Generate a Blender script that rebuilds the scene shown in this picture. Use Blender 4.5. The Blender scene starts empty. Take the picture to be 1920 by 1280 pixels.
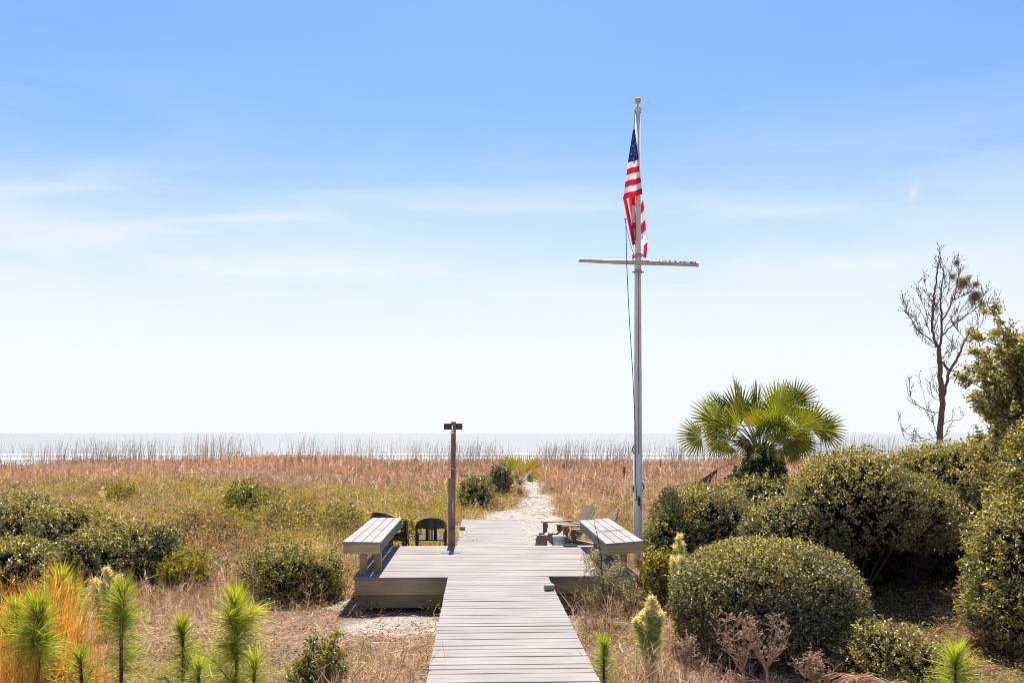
import bpy, math, random
import numpy as np
from mathutils import Vector, Matrix

# ------------------------------------------------------------------ camera, world, sun
SC = bpy.context.scene
COL = SC.collection
CAMZ, F, TH, HZ = 2.61, 1650.0, math.radians(2.256), 812.0
cd = bpy.data.cameras.new("camera"); cam = bpy.data.objects.new("camera", cd); COL.objects.link(cam)
cam.location = (0, 0, CAMZ); cam.rotation_euler = (math.radians(90), 0, -TH)
cd.sensor_width = 36; cd.lens = 36 * F / 1920; cd.shift_y = (HZ - 640) / 1920
cd.clip_start = 0.05; cd.clip_end = 60000
SC.camera = cam

SUN_EL, SUN_AZ = math.radians(62), math.radians(0.5)      # azimuth: clockwise from +Y
w = bpy.data.worlds.new("World"); SC.world = w; w.use_nodes = True
nt = w.node_tree; N = nt.nodes; Lk = nt.links
bg = N["Background"]; bg.inputs[1].default_value = 0.076
sky = N.new("ShaderNodeTexSky"); sky.sky_type = 'NISHITA'; sky.sun_disc = False
sky.sun_elevation = SUN_EL; sky.sun_rotation = SUN_AZ
sky.altitude = 0; sky.air_density = 1.15; sky.dust_density = 0.7; sky.ozone_density = 2.2
def wmath(op, a, b=None, clamp=False):
    n = N.new("ShaderNodeMath"); n.operation = op; n.use_clamp = clamp
    for i, v in enumerate((a, b)):
        if v is None: continue
        if isinstance(v, (int, float)): n.inputs[i].default_value = v
        else: Lk.new(v, n.inputs[i])
    return n.outputs[0]
tc = N.new("ShaderNodeTexCoord"); sep = N.new("ShaderNodeSeparateXYZ"); Lk.new(tc.outputs["Generated"], sep.inputs[0])
# thin cirrus: streaks laid out on a layer high above, seen in perspective
mp = N.new("ShaderNodeMapping"); mp.inputs["Scale"].default_value = (1.3, 1.0, 9.0); mp.inputs["Rotation"].default_value = (0, math.radians(4), 0)
Lk.new(tc.outputs["Generated"], mp.inputs[0])
nz = N.new("ShaderNodeTexNoise"); nz.inputs["Scale"].default_value = 2.3; nz.inputs["Detail"].default_value = 7; nz.inputs["Roughness"].default_value = 0.55
nz.inputs["Distortion"].default_value = 0.35
Lk.new(mp.outputs[0], nz.inputs["Vector"])
rmp = N.new("ShaderNodeMapRange"); rmp.inputs[1].default_value = 0.47; rmp.inputs[2].default_value = 0.68
rmp.inputs[3].default_value = 0; rmp.inputs[4].default_value = 1; Lk.new(nz.outputs["Fac"], rmp.inputs[0])
el = N.new("ShaderNodeMapRange"); el.interpolation_type = 'SMOOTHSTEP'; el.inputs[1].default_value = 0.42; el.inputs[2].default_value = 0.12
el.inputs[3].default_value = 0.0; el.inputs[4].default_value = 0.30; Lk.new(sep.outputs[2], el.inputs[0])
mpb = N.new("ShaderNodeMapping"); mpb.inputs["Scale"].default_value = (.9, .9, 5.0); mpb.inputs["Location"].default_value = (3.1, 1.7, .35); mpb.inputs["Rotation"].default_value = (0, math.radians(-3), 0)
Lk.new(tc.outputs["Generated"], mpb.inputs[0])
nzb = N.new("ShaderNodeTexNoise"); nzb.inputs["Scale"].default_value = 1.8; nzb.inputs["Detail"].default_value = 8; nzb.inputs["Roughness"].default_value = 0.6; nzb.inputs["Distortion"].default_value = .6
Lk.new(mpb.outputs[0], nzb.inputs["Vector"])
rmb = N.new("ShaderNodeMapRange"); rmb.interpolation_type = 'SMOOTHSTEP'; rmb.inputs[1].default_value = 0.42; rmb.inputs[2].default_value = 0.64; rmb.inputs[4].default_value = .9; Lk.new(nzb.outputs["Fac"], rmb.inputs[0])
cf = wmath('MULTIPLY', wmath('MAXIMUM', rmp.outputs[0], rmb.outputs[0]), el.outputs[0], True)
el2 = N.new("ShaderNodeMapRange"); el2.interpolation_type = 'SMOOTHSTEP'; el2.inputs[1].default_value = 0.345; el2.inputs[2].default_value = 0.02
el2.inputs[3].default_value = 0.0; el2.inputs[4].default_value = 0.95; Lk.new(sep.outputs[2], el2.inputs[0])
uu = wmath('DIVIDE', sep.outputs[0], wmath('MAXIMUM', sep.outputs[1], .01)); vv = wmath('DIVIDE', sep.outputs[2], wmath('MAXIMUM', sep.outputs[1], .01))
nw = N.new("ShaderNodeTexNoise"); nw.inputs["Scale"].default_value = 14; nw.inputs["Detail"].default_value = 6; mw = N.new("ShaderNodeMapping"); mw.inputs["Scale"].default_value = (.5, .5, 3); Lk.new(tc.outputs["Generated"], mw.inputs[0]); Lk.new(mw.outputs[0], nw.inputs["Vector"])
wob = wmath('MULTIPLY', wmath('SUBTRACT', nw.outputs["Fac"], .5), .06)
wis = None
for (px_, py_, sx_, sy_, kk_, am_) in ((30, 360, 200, 28, .16, .50), (60, 425, 290, 38, -.03, .50), (420, 410, 200, 17, .07, .42), (620, 492, 340, 30, -.03, .55), (200, 560, 420, 28, .0, .35), (1600, 480, 270, 26, .05, .50), (900, 368, 330, 22, .03, .38), (1120, 560, 300, 26, .0, .35), (1480, 380, 240, 20, -.04, .28), (1713, 343, 10, 15, .7, .38)):
    u0 = math.tan(math.atan((px_ - 960) / 1650) + TH); v0 = (812 - py_) / 1650 * .98
    du = wmath('DIVIDE', wmath('SUBTRACT', uu, u0), sx_ / 1650)
    dv = wmath('DIVIDE', wmath('SUBTRACT', wmath('SUBTRACT', wmath('ADD', vv, wmath('MULTIPLY', wob, min(1, sx_ / 140))), v0), wmath('MULTIPLY', du, kk_ * sx_ / 1650)), sy_ / 1650)
    gq = wmath('MULTIPLY', wmath('EXPONENT', wmath('MULTIPLY', wmath('ADD', wmath('MULTIPLY', du, du), wmath('MULTIPLY', dv, dv)), -1.0)), am_)
    wis = gq if wis is None else wmath('ADD', wis, gq)
front = wmath('GREATER_THAN', sep.outputs[1], .05)
cf = wmath('ADD', cf, wmath('MULTIPLY', wmath('MULTIPLY', wis, front), wmath('ADD', wmath('MULTIPLY', nw.outputs["Fac"], 1.25), .05)), True)
cf2 = wmath('SUBTRACT', wmath('ADD', cf, el2.outputs[0]), wmath('MULTIPLY', cf, el2.outputs[0]))
cf3 = wmath('ADD', cf2, wmath('MULTIPLY', cf, 0.05), True)
mx = N.new("ShaderNodeMix"); mx.data_type = 'RGBA'
hs = N.new("ShaderNodeHueSaturation"); hs.inputs["Saturation"].default_value = 1.22; hs.inputs["Value"].default_value = 1.0
Lk.new(sky.outputs[0], hs.inputs["Color"])
vt = N.new("ShaderNodeVectorMath"); vt.operation = 'MULTIPLY'; vt.inputs[1].default_value = (.885, .91, 1.04); Lk.new(hs.outputs[0], vt.inputs[0])
Lk.new(cf3, mx.inputs["Factor"]); Lk.new(vt.outputs[0], mx.inputs["A"]); mx.inputs["B"].default_value = (6.2, 6.4, 6.75, 1)
Lk.new(mx.outputs["Result"], bg.inputs[0])

sl = bpy.data.lights.new("sun", 'SUN'); sl.energy = 5.0; sl.angle = math.radians(0.5); sl.color = (1.0, 0.955, 0.88)
so = bpy.data.objects.new("sun", sl); COL.objects.link(so)
sd = Vector((math.sin(SUN_AZ) * math.cos(SUN_EL), math.cos(SUN_AZ) * math.cos(SUN_EL), math.sin(SUN_EL)))
so.rotation_euler = sd.to_track_quat('Z', 'Y').to_euler(); so.location = (0, 20, 30)
SC.view_settings.view_transform = 'Standard'; SC.view_settings.look = 'None'
SC.view_settings.exposure = 1.0; SC.view_settings.gamma = 1.0
SC.render.engine = 'CYCLES'; SC.cycles.pixel_filter_type = 'BLACKMAN_HARRIS'; SC.cycles.filter_width = 1.0
SC.cycles.max_bounces = 6; SC.cycles.transparent_max_bounces = 6; SC.cycles.caustics_reflective = False; SC.cycles.caustics_refractive = False

# ------------------------------------------------------------------ helpers
RNG = np.random.default_rng(7)
random.seed(11)
def px_xy(px, D):
    xc = (px - 960) / F * D
    return (xc * math.cos(TH) + D * math.sin(TH), -xc * math.sin(TH) + D * math.cos(TH))
def px_z(py, D): return CAMZ - (py - HZ) / F * D
def P3(px, py, D):
    x, y = px_xy(px, D); return (x, y, px_z(py, D))
def cam_coords(x, y):
    xc = x * math.cos(TH) - y * math.sin(TH); yc = x * math.sin(TH) + y * math.cos(TH)
    return xc, yc
def sstep(a, b, x):
    t = np.clip((x - a) / (b - a), 0, 1); return t * t * (3 - 2 * t)
_tab = np.random.default_rng(3).random((64, 256, 256)).astype(np.float32)[:8]
def vnoise(x, y, s=0):
    t = _tab[s % 8]; x = np.asarray(x, float) + 1000.3; y = np.asarray(y, float) + 1000.7
    xi = np.floor(x).astype(int); yi = np.floor(y).astype(int); fx = x - xi; fy = y - yi
    fx = fx * fx * (3 - 2 * fx); fy = fy * fy * (3 - 2 * fy)
    a = t[xi & 255, yi & 255]; b = t[(xi + 1) & 255, yi & 255]; c = t[xi & 255, (yi + 1) & 255]; d = t[(xi + 1) & 255, (yi + 1) & 255]
    return (a * (1 - fx) + b * fx) * (1 - fy) + (c * (1 - fx) + d * fx) * fy
def fbm(x, y, s=0, o=4):
    v = 0; a = 0.5; n = 0
    for i in range(o):
        v = v + a * vnoise(x * 2 ** i + i * 17.1, y * 2 ** i + i * 9.7, s + i); n += a; a *= 0.5
    return v / n
def norm(v): return v / np.maximum(np.linalg.norm(v, axis=-1, keepdims=True), 1e-9)

class Geo:
    """collects faces; builds them as ONE mesh"""
    def __init__(s): s.v = []; s.f = []; s.t = []; s.c = []; s.m = []; s.n = 0; s.sm = []
    def add(s, verts, faces, col=(1, 1, 1), mat=0, smooth=False):
        verts = np.asarray(verts, dtype=np.float64).reshape(-1, 3); 
        col = np.asarray(col, dtype=np.float64)
        if col.ndim == 1: col = np.tile(col, (len(verts), 1))
        s.v.append(verts); s.c.append(col)
        if isinstance(faces, np.ndarray):
            s.f.append((faces + s.n).reshape(-1)); s.t.append(np.full(len(faces), faces.shape[1])); k = len(faces)
        else:
            s.f.append(np.array([i + s.n for f in faces for i in f])); s.t.append(np.array([len(f) for f in faces])); k = len(faces)
        s.m.append(np.full(k, mat)); s.sm.append(np.full(k, smooth)); s.n += len(verts)
    def build(s, name, mats, parent=None, loc=(0, 0, 0)):
        me = bpy.data.meshes.new(name)
        v = np.concatenate(s.v) - np.array(loc); f = np.concatenate(s.f); t = np.concatenate(s.t); c = np.concatenate(s.c)
        me.vertices.add(len(v)); me.vertices.foreach_set("co", v.astype(np.float32).ravel())
        me.loops.add(len(f)); me.loops.foreach_set("vertex_index", f.astype(np.int32))
        me.polygons.add(len(t)); st = np.concatenate([[0], np.cumsum(t)[:-1]])
        me.polygons.foreach_set("loop_start", st.astype(np.int32))
        me.polygons.foreach_set("loop_total", t.astype(np.int32))
        me.polygons.foreach_set("material_index", np.concatenate(s.m).astype(np.int32))
        me.polygons.foreach_set("use_smooth", np.concatenate(s.sm))
        me.update(calc_edges=True)
        a = me.color_attributes.new("col", 'FLOAT_COLOR', 'POINT')
        a.data.foreach_set("color", np.concatenate([c, np.ones((len(c), 1))], 1).astype(np.float32).ravel())
        for m in (mats if isinstance(mats, (list, tuple)) else [mats]): me.materials.append(m)
        o = bpy.data.objects.new(name, me); COL.objects.link(o); o.location = loc
        if parent is not None: o.parent = parent
        return o
    # ---- solid shapes
    def box(s, c, size, rot=None, col=(1, 1, 1), mat=0, ch=0.0):
        """box with chamfered edges along its longest axis"""
        hx, hy, hz = [q / 2 for q in size]
        R = rot if rot is not None else Matrix.Identity(3)
        if ch <= 0:
            vs = [(x, y, z) for x in (-hx, hx) for y in (-hy, hy) for z in (-hz, hz)]
            fs = [(0, 1, 3, 2), (4, 6, 7, 5), (0, 4, 5, 1), (2, 3, 7, 6), (0, 2, 6, 4), (1, 5, 7, 3)]
        else:
            ax = max(range(3), key=lambda i: size[i]); o = [i for i in range(3) if i != ax]
            h = (hx, hy, hz); a, b = h[o[0]], h[o[1]]; k = min(ch, a * .6, b * .6)
            prof = [(-a + k, -b), (a - k, -b), (a, -b + k), (a, b - k), (a - k, b), (-a + k, b), (-a, b - k), (-a, -b + k)]
            vs = []
            for e in (-h[ax], h[ax]):
                for (p, q) in prof:
                    w_ = [0, 0, 0]; w_[ax] = e; w_[o[0]] = p; w_[o[1]] = q; vs.append(tuple(w_))
            fs = [tuple(range(8)), tuple(range(15, 7, -1))] + [(i, i + 8, (i + 1) % 8 + 8, (i + 1) % 8) for i in range(8)]
            if ax == 1: fs = [f[::-1] for f in fs]
            fs = [f[::-1] for f in fs]
        vs = [tuple(R @ Vector(v) + Vector(c)) for v in vs]
        s.add(vs, fs, col, mat)
    def tube(s, pts, rad, n=8, col=(1, 1, 1), mat=0, cap=True, smooth=True):
        pts = [Vector(p) for p in pts]; rad = rad if isinstance(rad, (list, tuple, np.ndarray)) else [rad] * len(pts)
        up = Vector((0, 0, 1)); vs = []; u = None
        for i, p in enumerate(pts):
            d = (pts[min(i + 1, len(pts) - 1)] - pts[max(i - 1, 0)]).normalized()
            if u is None: u = d.cross(up if abs(d.z) < .95 else Vector((1, 0, 0))).normalized()
            else: u = (u - d * u.dot(d)).normalized()
            v_ = d.cross(u)
            for k in range(n):
                a = 2 * math.pi * k / n; vs.append(p + (u * math.cos(a) + v_ * math.sin(a)) * rad[i])
        fs = []
        for i in range(len(pts) - 1):
            for k in range(n): fs.append((i * n + k, i * n + (k + 1) % n, (i + 1) * n + (k + 1) % n, (i + 1) * n + k))
        if cap: fs.append(tuple(range(n))[::-1]); fs.append(tuple(range((len(pts) - 1) * n, len(pts) * n)))
        s.add([tuple(v) for v in vs], fs, col, mat, smooth)
    def lathe(s, prof, c, n=16, col=(1, 1, 1), mat=0):
        vs = [(c[0] + r * math.cos(2 * math.pi * k / n), c[1] + r * math.sin(2 * math.pi * k / n), c[2] + z) for r, z in prof for k in range(n)]
        fs = [(i * n + k, i * n + (k + 1) % n, (i + 1) * n + (k + 1) % n, (i + 1) * n + k) for i in range(len(prof) - 1) for k in range(n)]
        s.add(vs, fs, col, mat, True)
    def prism(s, outline, axis_n, off, thick, col=(1, 1, 1), mat=0):
        """flat outline (list of 3D points) given thickness along axis_n"""
        n_ = Vector(axis_n).normalized(); k = len(outline)
        a = [Vector(p) + n_ * off for p in outline]; b = [p + n_ * thick for p in a]
        fs = [tuple(range(k))[::-1], tuple(range(k, 2 * k))] + [(i, (i + 1) % k, (i + 1) % k + k, i + k) for i in range(k)]
        s.add([tuple(p) for p in a + b], fs, col, mat)
    # ---- vectorised plant pieces
    def leaves(s, P, T, Nn, L, W, col, mat=0, fold=0.12, droop=0.1):
        T = norm(T); Nn = norm(Nn - T * (Nn * T).sum(1, keepdims=True)); S = np.cross(T, Nn)
        L = np.asarray(L).reshape(-1, 1) * np.ones((len(P), 1)); W = np.asarray(W).reshape(-1, 1) * np.ones((len(P), 1))
        mid = P + T * L * .48
        v = np.stack([P, mid + S * W / 2 + Nn * L * fold, P + T * L - Nn * L * droop, mid - S * W / 2 + Nn * L * fold], 1)
        n = len(P); f = np.arange(n * 4).reshape(n, 4)
        s.add(v.reshape(-1, 3), f, np.repeat(col, 4, 0), mat)
    def blades(s, P, D, L, W, bend, col, mat=0, tipcol=None, side=None, droop=None):
        """curved tapering strips: P base, D unit start direction, bend vector added quadratically"""
        n = len(P); L = np.asarray(L).reshape(-1, 1) * np.ones((n, 1)); W = np.asarray(W).reshape(-1, 1) * np.ones((n, 1))
        if side is None:
            r = RNG.normal(size=(n, 3)); r[:, 2] *= .2; side = norm(np.cross(D, r))
        def at(t): return P + D * L * t + bend * L * t * t
        p0, p1, p2, p3 = P, at(.4), at(.75), at(1.0)
        v = np.stack([p0 - side * W / 2, p0 + side * W / 2, p1 - side * W * .45, p1 + side * W * .45, p2 - side * W * .3, p2 + side * W * .3, p3], 1)
        b = (np.arange(n) * 7)[:, None]
        q = np.concatenate([b + np.array([0, 1, 3, 2]), b + np.array([2, 3, 5, 4])]); t = b + np.array([4, 5, 6])
        tc_ = col if tipcol is None else tipcol
        cc = np.stack([col, col, col * .7 + tc_ * .3, col * .7 + tc_ * .3, tc_, tc_, tc_], 1).reshape(-1, 3)
        s.add(v.reshape(-1, 3), q, cc, mat)
        s.n -= len(v) * 7; s.v.append(np.zeros((0, 3))); s.c.append(np.zeros((0, 3)))
        s.f.append((t + s.n).reshape(-1)); s.t.append(np.full(n, 3)); s.m.append(np.full(n, mat)); s.sm.append(np.full(n, False)); s.n += len(v) * 7

def tag(o, label=None, cat=None, group=None, kind=None):
    if label: o["label"] = label
    if cat: o["category"] = cat
    if group: o["group"] = group
    if kind: o["kind"] = kind
    return o
def thing(name, label, cat, loc=(0, 0, 0), rz=0, group=None):
    o = bpy.data.objects.new(name, None); COL.objects.link(o); o.location = loc; o.rotation_euler = (0, 0, rz)
    o.empty_display_size = .2
    return tag(o, label, cat, group)
def part(g, name, mats, parent):
    """part given in the thing's own coordinates"""
    return g.build(name, mats, parent)
def wpart(g, name, mats, parent):
    """part given in world coordinates, parent unrotated"""
    p = Vector(parent.location); q = parent.parent
    o = g.build(name, mats, None, loc=tuple(p) if q is None else (0, 0, 0)); o.parent = parent
    if q is None: o.location = (0, 0, 0)
    return o

# ------------------------------------------------------------------ materials
def newmat(name):
    m = bpy.data.materials.new(name); m.use_nodes = True; return m, m.node_tree.nodes, m.node_tree.links, m.node_tree.nodes["Principled BSDF"]
def attr(nodes):
    a = nodes.new("ShaderNodeAttribute"); a.attribute_name = "col"; return a.outputs["Color"]
def leaf_mat(name, rough=.38, trans=.3, spec=.5, tint=(1.25, 1.1, .45)):
    m, n, l, b = newmat(name); c = attr(n); l.new(c, b.inputs["Base Color"]); b.inputs["Roughness"].default_value = rough
    b.inputs["Specular IOR Level"].default_value = spec
    if trans > 0:
        t = n.new("ShaderNodeBsdfTranslucent"); mm = n.new("ShaderNodeMix"); mm.data_type = 'RGBA'; mm.blend_type = 'MULTIPLY'
        mm.inputs["Factor"].default_value = 1; l.new(c, mm.inputs["A"]); mm.inputs["B"].default_value = (*[q * 1.5 for q in tint], 1)
        l.new(mm.outputs["Result"], t.inputs[0])
        ms = n.new("ShaderNodeMixShader"); ms.inputs[0].default_value = trans
        l.new(b.outputs[0], ms.inputs[1]); l.new(t.outputs[0], ms.inputs[2]); l.new(ms.outputs[0], n["Material Output"].inputs[0])
    return m
def wood_mat(name, axis, base=(1, 1, 1), rough=.75, gr=.35, stain=.25):
    """weathered wood, grain along axis; vertex colour gives each board its own tone"""
    m, n, l, b = newmat(name); tc_ = n.new("ShaderNodeTexCoord"); mpn = n.new("ShaderNodeMapping")
    sc = [55, 55, 55]; sc[axis] = 1.6; mpn.inputs["Scale"].default_value = sc; l.new(tc_.outputs["Object"], mpn.inputs[0])
    g = n.new("ShaderNodeTexNoise"); g.inputs["Scale"].default_value = 1; g.inputs["Detail"].default_value = 5; g.inputs["Roughness"].default_value = .65
    l.new(mpn.outputs[0], g.inputs["Vector"])
    g2 = n.new("ShaderNodeTexNoise"); g2.inputs["Scale"].default_value = 1.7; g2.inputs["Detail"].default_value = 5
    l.new(tc_.outputs["Object"], g2.inputs["Vector"])
    r = n.new("ShaderNodeMapRange"); r.inputs[1].default_value = .3; r.inputs[2].default_value = .7; r.inputs[3].default_value = 1 - gr; r.inputs[4].default_value = 1 + gr * .35
    l.new(g.outputs["Fac"], r.inputs[0])
    r2 = n.new("ShaderNodeMapRange"); r2.inputs[1].default_value = .35; r2.inputs[2].default_value = .65; r2.inputs[3].default_value = 1 - stain; r2.inputs[4].default_value = 1.06
    l.new(g2.outputs["Fac"], r2.inputs[0])
    mu = n.new("ShaderNodeMath"); mu.operation = 'MULTIPLY'; l.new(r.outputs[0], mu.inputs[0]); l.new(r2.outputs[0], mu.inputs[1])
    vm = n.new("ShaderNodeVectorMath"); vm.operation = 'SCALE'; l.new(attr(n), vm.inputs[0]); l.new(mu.outputs[0], vm.inputs["Scale"])
    vb = n.new("ShaderNodeVectorMath"); vb.operation = 'MULTIPLY'; vb.inputs[1].default_value = base; l.new(vm.outputs[0], vb.inputs[0])
    l.new(vb.outputs[0], b.inputs["Base Color"]); b.inputs["Roughness"].default_value = rough; b.inputs["Specular IOR Level"].default_value = .3
    bp = n.new("ShaderNodeBump"); bp.inputs["Strength"].default_value = .35; bp.inputs["Distance"].default_value = .003
    l.new(g.outputs["Fac"], bp.inputs["Height"]); l.new(bp.outputs[0], b.inputs["Normal"])
    return m
def plain_mat(name, col, rough=.5, metal=0, spec=.5, vary=.12, scale=12):
    m, n, l, b = newmat(name); tc_ = n.new("ShaderNodeTexCoord"); g = n.new("ShaderNodeTexNoise"); g.inputs["Scale"].default_value = scale; g.inputs["Detail"].default_value = 5
    l.new(tc_.outputs["Object"], g.inputs["Vector"]); r = n.new("ShaderNodeMapRange"); r.inputs[1].default_value = .3; r.inputs[2].default_value = .7
    r.inputs[3].default_value = 1 - vary; r.inputs[4].default_value = 1 + vary; l.new(g.outputs["Fac"], r.inputs[0])
    vm = n.new("ShaderNodeVectorMath"); vm.operation = 'SCALE'; vm.inputs[0].default_value = col; l.new(r.outputs[0], vm.inputs["Scale"])
    l.new(vm.outputs[0], b.inputs["Base Color"]); b.inputs["Roughness"].default_value = rough; b.inputs["Metallic"].default_value = metal
    b.inputs["Specular IOR Level"].default_value = spec
    return m

M_LEAF = leaf_mat("glossy_leaf", .39, .23, .9)
M_SOFT = leaf_mat("soft_leaf", .6, .3, .25)
M_GRASS = leaf_mat("dry_grass", .7, .35, .2, (1.0, .9, .7))
M_TUSS = leaf_mat("broom_grass", .6, .35, .25, (1.2, .95, .5))
M_NEEDLE = leaf_mat("pine_needle", .45, .5, .4, (1.3, 1.25, .4))
M_PALM = leaf_mat("palm_leaf", .4, .32, .45, (1.2, 1.2, .3))
M_INNER = leaf_mat("inner_shade", .95, 0, 0)  # matte core of shrubs, shade among inner twigs held as dark colour
M_BARK = leaf_mat("bark", .85, 0, .2)
M_DECK = wood_mat("weathered_decking", 0, gr=.15, stain=.13); M_WX = wood_mat("weathered_boards_across", 0); M_WY = wood_mat("weathered_boards_along", 1); M_WZ = wood_mat("weathered_post", 2, gr=.4)

# ------------------------------------------------------------------ terrain
DECK_X0, DECK_X1, DECK_Y0, DECK_Y1, DECK_Z = -1.85, 2.41, 13.15, 16.80, .47
WALK_X0, WALK_X1 = -.44, 1.06
PATH = np.array([[15, 1.6, .5], [20, 1.65, .65], [24, 1.1, 1.1], [27, 1.45, .8], [30, 2.0, .52], [33.6, 2.35, .34], [38, 2.4, .20],
                 [44, 2.65, .18], [50, 2.95, .04], [56, 3.3, .12], [62, 3.6, .5], [75, 4, 1.2]])
def path_d(x, y):
    """signed: <0 inside the sandy path (in units of metres from its edge)"""
    c = np.interp(y, PATH[:, 0], PATH[:, 1]); h = np.interp(y, PATH[:, 0], PATH[:, 2])
    d = np.abs(x - c) - h + .5 * (vnoise(x * 1.6, y * 1.1, 2) - .5)
    return np.where(y < 15, 5.0, d)
def patch(x, y, cx, cy, rx, ry): return ((x - cx) / rx) ** 2 + ((y - cy) / ry) ** 2
def sandy(x, y):
    """0..1 how bare the sand is"""
    a = 1 - sstep(-.15, .35, path_d(x, y))
    n = fbm(x * 1.3, y * 1.3, 4)
    b = (1 - sstep(.5, 1.3, patch(x, y, -1.05, 12.2, .85, .75) + (n - .5) * 1.2))
    c = (1 - sstep(.5, 1.3, patch(x, y, -2.45, 13.85, .95, .45) + (n - .5) * 1.2)) * .9
    d = (1 - sstep(.4, 1.3, patch(x, y, 1.6, 12.2, .7, .7) + (n - .5) * 1.2)) * .35
    return np.clip(np.maximum.reduce([a, b, c, d]), 0, 1)
def H(x, y):
    x = np.asarray(x, float); y = np.asarray(y, float)
    n = fbm(x / 4.5, y / 4.5, 0) - .5
    h = .35 * n * sstep(16, 30, y) + .10 * n
    h = h + .14 * (fbm(x / 1.3, y / 1.3, 1, 3) - .5) * sstep(24, 40, y)
    crest = .52 + 1.0 * (fbm(x / 8, x * 0 + 3.3, 5, 3) - .5) - .25 * sstep(-14, -22, x) - .2 * sstep(16, 24, x)
    h = h + crest * sstep(26, 54, y) + .15 * sstep(18, 25, y) - .15 * sstep(26, 32, y)
    pd = path_d(x, y)
    h = h - .22 * (1 - sstep(-.3, .9, pd)) * sstep(26, 45, y)
    h = h - .10 * np.exp(-(((y - 12.6) / .9) ** 2)) * (1 - sstep(2.2, 3.4, np.abs(x - .3)))
    h = h - 2.6 * sstep(60, 105, y) - 2.2 * sstep(110, 260, y)
    inw = (1 - sstep(1.2, 1.9, np.abs(x - .31))) * (1 - sstep(24.3, 25.5, y)); h = np.where(inw > 0, np.minimum(h, h * (1 - inw) + .06 * inw), h)
    ind = (1 - sstep(2.5, 3.2, np.abs(x - .28))) * (1 - sstep(2.2, 3.0, np.abs(y - 15))); h = h * (1 - ind) - .06 * ind
    h = h + .11 * sstep(17.0, 17.4, y) * (1 - sstep(19.6, 21, y)) * sstep(1.15, 1.6, np.abs(x - .31))
    return h
def spaced(a, fine0, fine1, b, step, grow):
    m = list(np.arange(fine0, fine1, step)); q = fine1; s_ = step; hi = []
    while q < b: hi.append(q); s_ *= grow; q += s_
    hi.append(b); q = fine0; s_ = step; lo = []
    while q > a: s_ *= grow; q -= s_; lo.append(max(q, a))
    return np.unique(np.array(lo + m + hi))
xs = spaced(-9000, -14, 16, 9000, .16, 1.06); ys = spaced(-60, 5, 34, 320, .16, 1.03)
X, Y = np.meshgrid(xs, ys); Z = H(X, Y)
sp_ = sandy(X, Y) * (Y < 62)
Z = Z + .05 * sp_ * (fbm(X * 2.6, Y * 2.6, 6, 3) - .5)            # trodden sand
nx, ny = len(xs), len(ys)
idx = np.arange(nx * ny).reshape(ny, nx)
quads = np.stack([idx[:-1, :-1], idx[:-1, 1:], idx[1:, 1:], idx[1:, :-1]], -1).reshape(-1, 4)
sand = np.array([.34, .305, .26]); litter = np.array([.20, .135, .088]); dark = np.array([.13, .085, .055]); beach = np.array([.40, .375, .335])
fb = fbm(X * .9, Y * .9, 3)[..., None]
gcol = litter * (.75 + .6 * fb)
yel = sstep(.5, .7, fbm(X / 5, Y / 5, 6))[..., None] * sstep(17, 22, Y)[..., None] * (1 - sstep(34, 42, Y))[..., None]
gcol = gcol * (1 - yel) + np.array([.22, .19, .06]) * yel
rd = (sstep(3.0, 4.0, X) * (1 - sstep(16.5, 18.5, Y)))[..., None]
gcol = gcol * (1 - rd) + np.array([.13, .07, .045]) * rd
gcol = gcol * (1 - sp_[..., None]) + sand * sp_[..., None]
bch = sstep(60, 66, Y)[..., None]; gcol = gcol * (1 - bch) + beach * bch
g = Geo(); g.add(np.stack([X, Y, Z], -1).reshape(-1, 3), quads, gcol.reshape(-1, 3), 0, True)
m, n, l, b = newmat("dune_ground"); tcn = n.new("ShaderNodeTexCoord")
n1 = n.new("ShaderNodeTexNoise"); n1.inputs["Scale"].default_value = 9; n1.inputs["Detail"].default_value = 9; n1.inputs["Roughness"].default_value = .7; l.new(tcn.outputs["Object"], n1.inputs["Vector"])
mr = n.new("ShaderNodeMapRange"); mr.inputs[1].default_value = .3; mr.inputs[2].default_value = .7; mr.inputs[3].default_value = .62; mr.inputs[4].default_value = 1.25; l.new(n1.outputs["Fac"], mr.inputs[0])
vm = n.new("ShaderNodeVectorMath"); vm.operation = 'SCALE'; l.new(attr(n), vm.inputs[0]); l.new(mr.outputs[0], vm.inputs["Scale"]); l.new(vm.outputs[0], b.inputs["Base Color"])
b.inputs["Roughness"].default_value = .9; b.inputs["Specular IOR Level"].default_value = .1
bp = n.new("ShaderNodeBump"); bp.inputs["Strength"].default_value = .8; bp.inputs["Distance"].default_value = .05; l.new(n1.outputs["Fac"], bp.inputs["Height"]); l.new(bp.outputs[0], b.inputs["Normal"])
o = g.build("ground", m); tag(o, kind="structure")

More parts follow.
